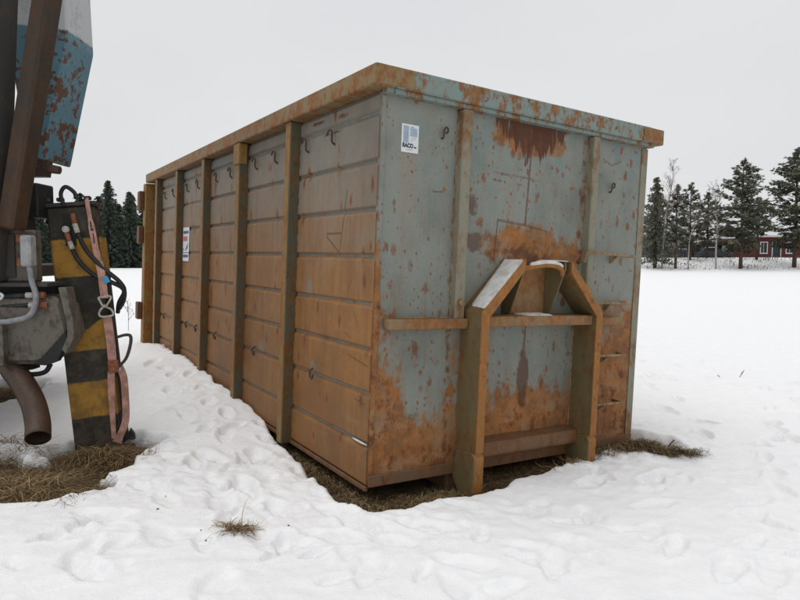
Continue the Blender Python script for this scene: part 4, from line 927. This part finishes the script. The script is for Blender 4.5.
def birch(h, seed, spread=.22, nb=34, tw=.009, low=.25):
    r = random.Random(seed); T = []; tone = []; bm = bmesh.new()
    P = [Vector((0, 0, -.3))]; x = y = 0
    for k in range(1, 8): x += r.gauss(0, .018*h); y += r.gauss(0, .018*h); P.append(Vector((x*k/7, y*k/7, h*.92*k/7)))
    rs = [.016*h*(1-.9*k/7)*.6+.01 for k in range(8)]; tube(bm, P, rs, 6)
    me = bpy.data.meshes.new('trunk'); bm.to_mesh(me); bm.free(); me.materials.append(M_birch)
    def strip(a, b, w, tn):
        d = b-a; s_ = Vector((d.y, -d.x, 0)); s_ = s_.normalized()*w if s_.length > 1e-6 else Vector((w, 0, 0))
        u = d.cross(s_); u = u.normalized()*w if u.length > 1e-6 else s_
        for q in (s_, u):
            T.append([a-q, a+q, b]); tone.append(tn)
    def grow(p, d, l, w, depth):
        b = p+d*l; tn = r.uniform(.1, .9); strip(p, b, w, tn)
        if depth == 0: return
        for _ in range(r.randint(3, 4)):
            t = r.uniform(.3, 1); nd = (d+Vector((r.gauss(0, .42), r.gauss(0, .42), r.gauss(.12, .3)))).normalized(); grow(p+d*l*t, nd, l*r.uniform(.4, .68), max(tw*.55, w*.55), depth-1)
    for i in range(nb):
        t = low+(1-low)*(i+r.random())/nb; k = min(6, int(t*7)); p = P[k].lerp(P[k+1], t*7-k); a = r.uniform(0, 6.28); l = spread*h*(1.15-t)*r.uniform(.6, 1.2)+.2
        grow(p, Vector((math.cos(a)*.6, math.sin(a)*.6, r.uniform(.5, 1.1))).normalized(), l, .03*(1.2-t)+tw, 3)
    return me, tri_mesh('crown', T, tone, [M_twig])
def tree(name, x, y, s, rz, trunk, crown, label, group=None, crownsc=1.):
    e = empty(name, Matrix.Translation((x, y, float(field(np.array([[x]]), np.array([[y]]))[0,0]))) @ Matrix.Rotation(rz, 4, 'Z') @ Matrix.Scale(s, 4))
    tag(e, label, 'tree', group); link('trunk', trunk, [], e); link('crown', crown, [], e); return e
M_tsnow = plain('branch_snow', (.62, .64, .66), .8, .1)
SPR = []
for k in range(3):
    T, tn, mi = spruce_tris(12.5, 40+k, .275+.025*k, 44, .10, .44, .03); SPR.append((trunk_mesh([(0,0,-.4),(0,0,6),(0,0,12.4)], [.17,.11,.02], M_bark), tri_mesh('crown', T, tn, [M_needle_spruce, M_tsnow], mi)))
g = 'spruces at the wood edge beyond the truck'; lb = 'dark snow-dusted spruce at the edge of the wood beyond the truck'
tree('spruce_tree', -43.5, 96, 1.06, .3, *SPR[0], 'tallest pointed dark spruce in the wood edge between truck and container', None)
tree('spruce_tree', -40.6, 96.5, .93, 1.9, *SPR[1], 'broad dark spruce with rounded top next to the tallest spruce')
tree('spruce_tree', -36.7, 97, .76, 4, *SPR[2], 'lower dark spruce half hidden by the rear edge of the container')
for i, (x, y, s) in enumerate([(-47.6,99,.84),(-49.9,97,.80),(-51.3,98,.82),(-54,96,.85),(-56.8,97,.78),(-60,97,.95),(-64,98,.85),(-68,96,1.),(-72,98,.9),(-33.5,99,.8),(-30,98,.9),(-26,100,.85),(-22,99,.95)]):
    tree('spruce_tree', x, y, s, i*1.3, *SPR[i % 3], lb, g)
# the wood behind, one dark mass
T = []; tn = []; mi = []
rr = random.Random(77)
for i in range(46):
    x = -80+i*1.35+rr.uniform(-.6, .6); y = rr.uniform(101, 116); h = rr.uniform(9.0, 12.0)
    t_, n_, m_ = spruce_tris(h, 500+i, .24, 24, .03, .8, .0, .6); o_ = Vector((x, y, 0)); T += [[p+o_ for p in q] for q in t_]; tn += [q*.7 for q in n_]; mi += m_
    a = Vector((x, y, -.3)); T += [[a-Vector((.12,0,0)), a+Vector((.12,0,0)), a+Vector((0,0,h))], [a-Vector((0,.12,0)), a+Vector((0,.12,0)), a+Vector((0,0,h))]]; tn += [.3, .3]; mi += [0, 0]
o = link('distant_wood', tri_mesh('distant_wood', T, tn, [M_needle_spruce, M_tsnow], mi), []); tag(o, 'dark spruce wood massed behind the edge trees', 'wood', None, 'stuff')

# right-hand row along the bank
def PINE(h, seed, **k):
    T, tn, mi, lim = pine_tris(h, seed, **k); return T, tn, mi, lim
def pine_tree(name, x, y, h, seed, label, mat=None, r0=.16, rz=0, group=None, **k):
    T, tn, mi, lim = pine_tris(h, seed, **k)
    return tree(name, x, y, 1, rz, limb_mesh(h, r0, lim, M_barkpine), tri_mesh('crown', T, tn, [mat or M_needle_pine, M_tsnow], mi), label, group)
T, tn, mi = spruce_tris(10.7, 91, .24, 30, .06, .34, .12, .34)
tree('spruce_tree', 29.5, 74, 1, 0, trunk_mesh([(0,0,-.4),(0,0,5),(0,0,10.5)], [.20,.14,.02], M_bark), tri_mesh('crown', T, tn, [M_needle_dull, M_tsnow], mi), 'dull green spruce close to the container edge on the bank')
bme = birch(13.0, 5, .15, 48, .012, .40); tree('birch_tree', 30.2, 73.6, 1, 0, *bme, 'tall thin leafless birch rising above the dull spruce on the bank')
pine_tree('pine_tree', 31.8, 73.8, 9.6, 22, 'slim pine with thin dark trunk between spruce and crooked birch', M_needle_dull, .14, 0, None, R=.21, low=.32, open_=.1, fs=.22, nl=44)
pine_tree('pine_tree', 36.2, 80, 9.4, 23, 'spreading pine behind the crooked birch', M_needle_pine, .14, 0, None, R=.30, low=.15, open_=.05, fs=.22, nl=50)
pine_tree('pine_tree', 39.8, 83, 8.4, 27, 'rounded low pine above the shed roof', M_needle_dull, .14, 0, None, R=.27, low=.2, open_=.05, fs=.22, nl=44)
pine_tree('pine_tree', 33.6, 84, 9.0, 28, 'shaded pine deep behind the slim pine', M_needle_dull, .14, 0, None, R=.30, low=.1, open_=.05, fs=.24, nl=46)
bme = birch(7.6, 15, .36, 18, .012, .5); tree('birch_tree', 33.1, 73.4, 1, 0, *bme, 'small crooked birch with wide bare crown on the bank')
bme = birch(10.4, 25, .19, 40, .011, .32); tree('birch_tree', 36.2, 73.2, 1, 1, *bme, 'slender leafless birch in front of the snowy shed roof')
pine_tree('pine_tree', 39.2, 73.6, 12.4, 24, 'large dark pine with reddish trunk in front of the red house', M_needle_pine, .18, 0, None, R=.31, low=.17, open_=.0, fs=.23, nl=84)
pine_tree('pine_tree', 46.0, 74.6, 13.8, 25, 'biggest pine with heavy lower limbs beside the red house door', M_needle_pine, .20, 0, None, R=.34, low=.16, open_=.0, fs=.25, nl=90)
pine_tree('pine_tree', 44.6, 80, 7.6, 26, 'small bushy pine between the two large pines', M_needle_pine, .14, 0, None, R=.34, low=.40, open_=.0, fs=.22, nl=40)
pine_tree('pine_tree', 54, 79, 14, 35, 'pine at the far end of the red house', M_needle_pine, .20, 0, None, R=.3, low=.2, fs=.22, nl=60)
# brown bare thicket behind the row
T = []; tn = []; rr = random.Random(5)
for i in range(520):
    x = rr.uniform(28, 46); y = rr.uniform(90, 97); z0 = 1.5; h = rr.uniform(2.5, 6.0)*(1-.3*max(0, (x-38)/8)); p = Vector((x, y, z0)); b = p+Vector((rr.gauss(0, .5), rr.gauss(0, .3), h)); t = rr.uniform(0, .35)
    T.append([p-Vector((.03,0,0)), p+Vector((.03,0,0)), b]); tn.append(t)
    for k in range(14):
        q = p.lerp(b, rr.uniform(.25, 1)); d = Vector((rr.gauss(0, .5), rr.gauss(0, .4), rr.uniform(.2, .9))); T.append([q-Vector((.018,0,.01)), q+Vector((.018,0,.01)), q+d]); tn.append(rr.uniform(0, .45))
o = link('bare_thicket', tri_mesh('bare_thicket', T, tn, [M_twig]), []); tag(o, 'brown leafless thicket behind the birches', 'thicket', None, 'stuff')
# grass and snow-free tufts on the bank
bm_spots = []
T = []; tn = []
for i in range(5000):
    x = rr.uniform(8, 72); y = rr.uniform(72.5, 86); z = float(field(np.array([[x]]), np.array([[y]]))[0,0]) if False else None
    bm_spots.append((x, y))
A = np.array(bm_spots); FZ = field(A[:,0][:,None], A[:,1][:,None])[:,0]
for (x, y), z in zip(bm_spots, FZ):
    if rr.random() > .35+.65*(vnoise(np.array([x*.35]), np.array([y*.35]), 3)[0] > .55): continue
    p = Vector((x, y, z)); h = rr.uniform(.05, .32); T.append([p+Vector((-.04,0,-.02)), p+Vector((.04,0,-.02)), p+Vector((rr.gauss(0,.06), rr.gauss(0,.05), h))]); tn.append(rr.uniform(0, .6))
o = link('bank_grass', tri_mesh('bank_grass', T, tn, [M_twig]), []); tag(o, 'sparse dead grass poking through the snowy bank', 'grass', None, 'stuff')

# ---------------------------------------------------------------- buildings and vehicles beyond the bank
def board_mat(name, col):
    s = NT(name); x, y, z = s.xyz(); n = s.noise(3, 5, .6); st_ = s.ma('FRACT', s.mul(x, 5.)); g_ = s.ss(.08, .02, st_)
    return s.fin(s.mix(s.mul(g_, .5), s.mix(n, tuple(c*.8 for c in col), col), tuple(c*.35 for c in col)), .8)
M_redwall = board_mat('red_boards', (.12, .026, .024)); M_trim = plain('white_trim', (.55, .56, .56), .6, .1); M_pane = plain('window_glass', (.02, .025, .03), .15, .1); M_door = plain('dark_door', (.02, .035, .045), .5)
M_darkwood = plain('dark_wood', (.045, .03, .022), .8)
HZ = 1.5
HS = empty('red_house', Matrix.Translation((57.4, 92, HZ))); tag(HS, 'long red wooden house with white window trim and snowy roof', 'house')
x0, x1 = -8.2, 14; yF = 0
# wall with real openings
ops = [(-5.55,-4.70,.75,2.20,'w'),(-3.85,-2.75,.05,2.15,'d'),(-1.85,-.95,.75,2.20,'w'),(.9,1.8,.75,2.2,'w'),(4.,4.9,.75,2.2,'w'),(7,7.9,.75,2.2,'w')]
ops.sort(); bm = bmesh.new(); xc = x0
for a, b, c, d, k in ops:
    box(bm, xc, a, yF, yF+.2, -.4, 3.3); box(bm, a, b, yF, yF+.2, d, 3.3); box(bm, a, b, yF, yF+.2, -.4, c); xc = b
box(bm, xc, x1, yF, yF+.2, -.4, 3.3); box(bm, x0, x0+.2, yF+.2, 7, -.4, 3.3); box(bm, x1-.2, x1, yF+.2, 7, -.4, 3.3); box(bm, x0+.2, x1-.2, 6.8, 7, -.4, 3.3)
prism(bm, [(0.0, 3.3), (7, 3.3), (3.5, 5.2)], 'x', x0, x0+.2); prism(bm, [(0.0, 3.3), (7, 3.3), (3.5, 5.2)], 'x', x1-.2, x1)
obj('wall', bm, M_redwall, HS)
bm = bmesh.new()
for sg in (0, 1):
    pr = [(-.55, 3.05), (3.5, 5.25), (3.5, 5.45), (-.55, 3.25)] if not sg else [(7.55, 3.05), (3.5, 5.25), (3.5, 5.45), (7.55, 3.25)]
    prism(bm, pr, 'x', x0-.4, x1+.4)
rf = obj('roof', bm, M_tsnow, HS); obj('fascia', B(x0-.4, x1+.4, -.60, -.555, 2.98, 3.16), M_trim, rf); obj('chimney', B(1, 1.7, 3.2, 3.9, 5.2, 6.3), M_darkwood, rf)
for a, b, c, d, k in ops:
    w_ = obj('window' if k == 'w' else 'door', B(a, b, yF+.08, yF+.11, c, d), M_pane if k == 'w' else M_door, HS)
    bm = bmesh.new(); t = .13
    box(bm, a-t, a, yF-.04, yF+.07, c-(t if k == 'w' else .0), d+t); box(bm, b, b+t, yF-.04, yF+.07, c-(t if k == 'w' else .0), d+t); box(bm, a, b, yF-.04, yF+.07, d, d+t)
    if k == 'w': box(bm, a, b, yF-.04, yF+.07, c-t, c); box(bm, (a+b)/2-.03, (a+b)/2+.03, yF+.03, yF+.07, c, d)
    obj('frame', bm, M_trim, w_)
    if k == 'w': obj('sill', B(a-.16, b+.16, yF-.10, yF-.041, c-t-.04, c-t+.02), M_tsnow, w_)
SHD = empty('open_shed', Matrix.Translation((44.9, 91, HZ))); tag(SHD, 'low open-fronted dark shed with white snow-covered roof', 'shed')
bm = bmesh.new(); prism(bm, [(-2.6, 1.95), (-2.4, 2.2), (.4, 3.0), (2.4, 3.0), (2.4, 2.75), (.4, 2.7)], 'y', -.6, 4.5); obj('roof', bm, M_tsnow, SHD)
obj('back_wall', B(-2.2, 2.2, 4.0, 4.15, -.4, 2.3), M_darkwood, SHD)
for x in (-2.0, 0, ): obj('post', B(x-.08, x+.08, -.3, -.14, -.4, 2.35), M_darkwood, SHD)
obj('side_wall', B(.75, 1.45, -.3, -.2, -.2, 1.75), plain('pale_boards', (.33, .34, .33)), SHD); obj('side_wall', B(2.1, 2.2, -.3, 4, -.4, 2.4), M_darkwood, SHD)
# blue trailer
M_bl = plain('blue_sheet', (.045, .09, .22), .5, .2, 3)
TR = empty('blue_trailer', Matrix.Translation((39.4, 94, HZ))); tag(TR, 'long low blue trailer standing behind the bank trees', 'trailer')
obj('body', B(-3.4, 3.4, 0, 2.2, .25, 1.22, bev=.03), M_bl, TR)
for x in np.linspace(-3.2, 3.2, 7): obj('stake', B(x-.05, x+.05, -.05, -.002, .25, 1.24), M_bl, TR)
obj('frame', B(-3.4, 3.4, .1, 2.1, .02, .24), M_black, TR)
for x in (-1.6, 1.6, 2.5):
    v = []; f = []
    for s_ in (0, .22):
        v += [(x+.32*math.cos(6.283*k/16), .05+s_, -.02+.32*math.sin(6.283*k/16)) for k in range(16)]
    f = [tuple(range(16)), tuple(range(31, 15, -1))]+[(k, (k+1)%16, 16+(k+1)%16, 16+k) for k in range(16)]
    raw('wheel', v, f, M_rubber, TR)
obj('top_rail', B(-3.4, 3.4, -.02, .04, 1.42, 1.50), M_bl, TR)
def car(x, y, rz, mat, label, snowcap=True):
    e = empty('parked_car', Matrix.Translation((x, y, HZ)) @ Matrix.Rotation(rz, 4, 'Z')); tag(e, label, 'car')
    bm = bmesh.new(); prism(bm, [(-2.1, .25), (-2.15, .7), (-1.9, .9), (-1.3, .95), (.9, .95), (1.9, .82), (2.15, .6), (2.15, .25)], 'y', -.85, .85, bev=.06); obj('body', bm, mat, e)
    bm = bmesh.new(); prism(bm, [(-1.75, .93), (-1.35, 1.42), (.25, 1.42), (.95, .93)], 'y', -.75, .75, bev=.05); obj('cabin', bm, M_pane, e)
    if snowcap: obj('roof', B(-1.35, .25, -.72, .72, 1.415, 1.49, bev=.03), M_tsnow, e)
    else: obj('roof', B(-1.35, .25, -.72, .72, 1.40, 1.44, bev=.01), mat, e)
    for wx in (-1.3, 1.3):
        for wy in (-.86, .70):
            v = []
            for s_ in (0, .16): v += [(wx+.31*math.cos(6.283*k/14), wy+s_, .29+.31*math.sin(6.283*k/14)) for k in range(14)]
            raw('wheel', v, [tuple(range(14)), tuple(range(27, 13, -1))]+[(k, (k+1)%14, 14+(k+1)%14, 14+k) for k in range(14)], M_rubber, e)
    for wy in (-.6, .6): obj('headlight', B(2.10, 2.17, wy-.15, wy+.15, .58, .70), M_trim, e)
car(44.6, 95.5, .15, plain('dull_red_car', (.16, .03, .025), .4), 'dull red car parked beside the blue trailer', False)
car(43.6, 89, -.1, plain('dark_car', (.03, .035, .04), .4), 'dark car with snow on its roof parked by the open shed')
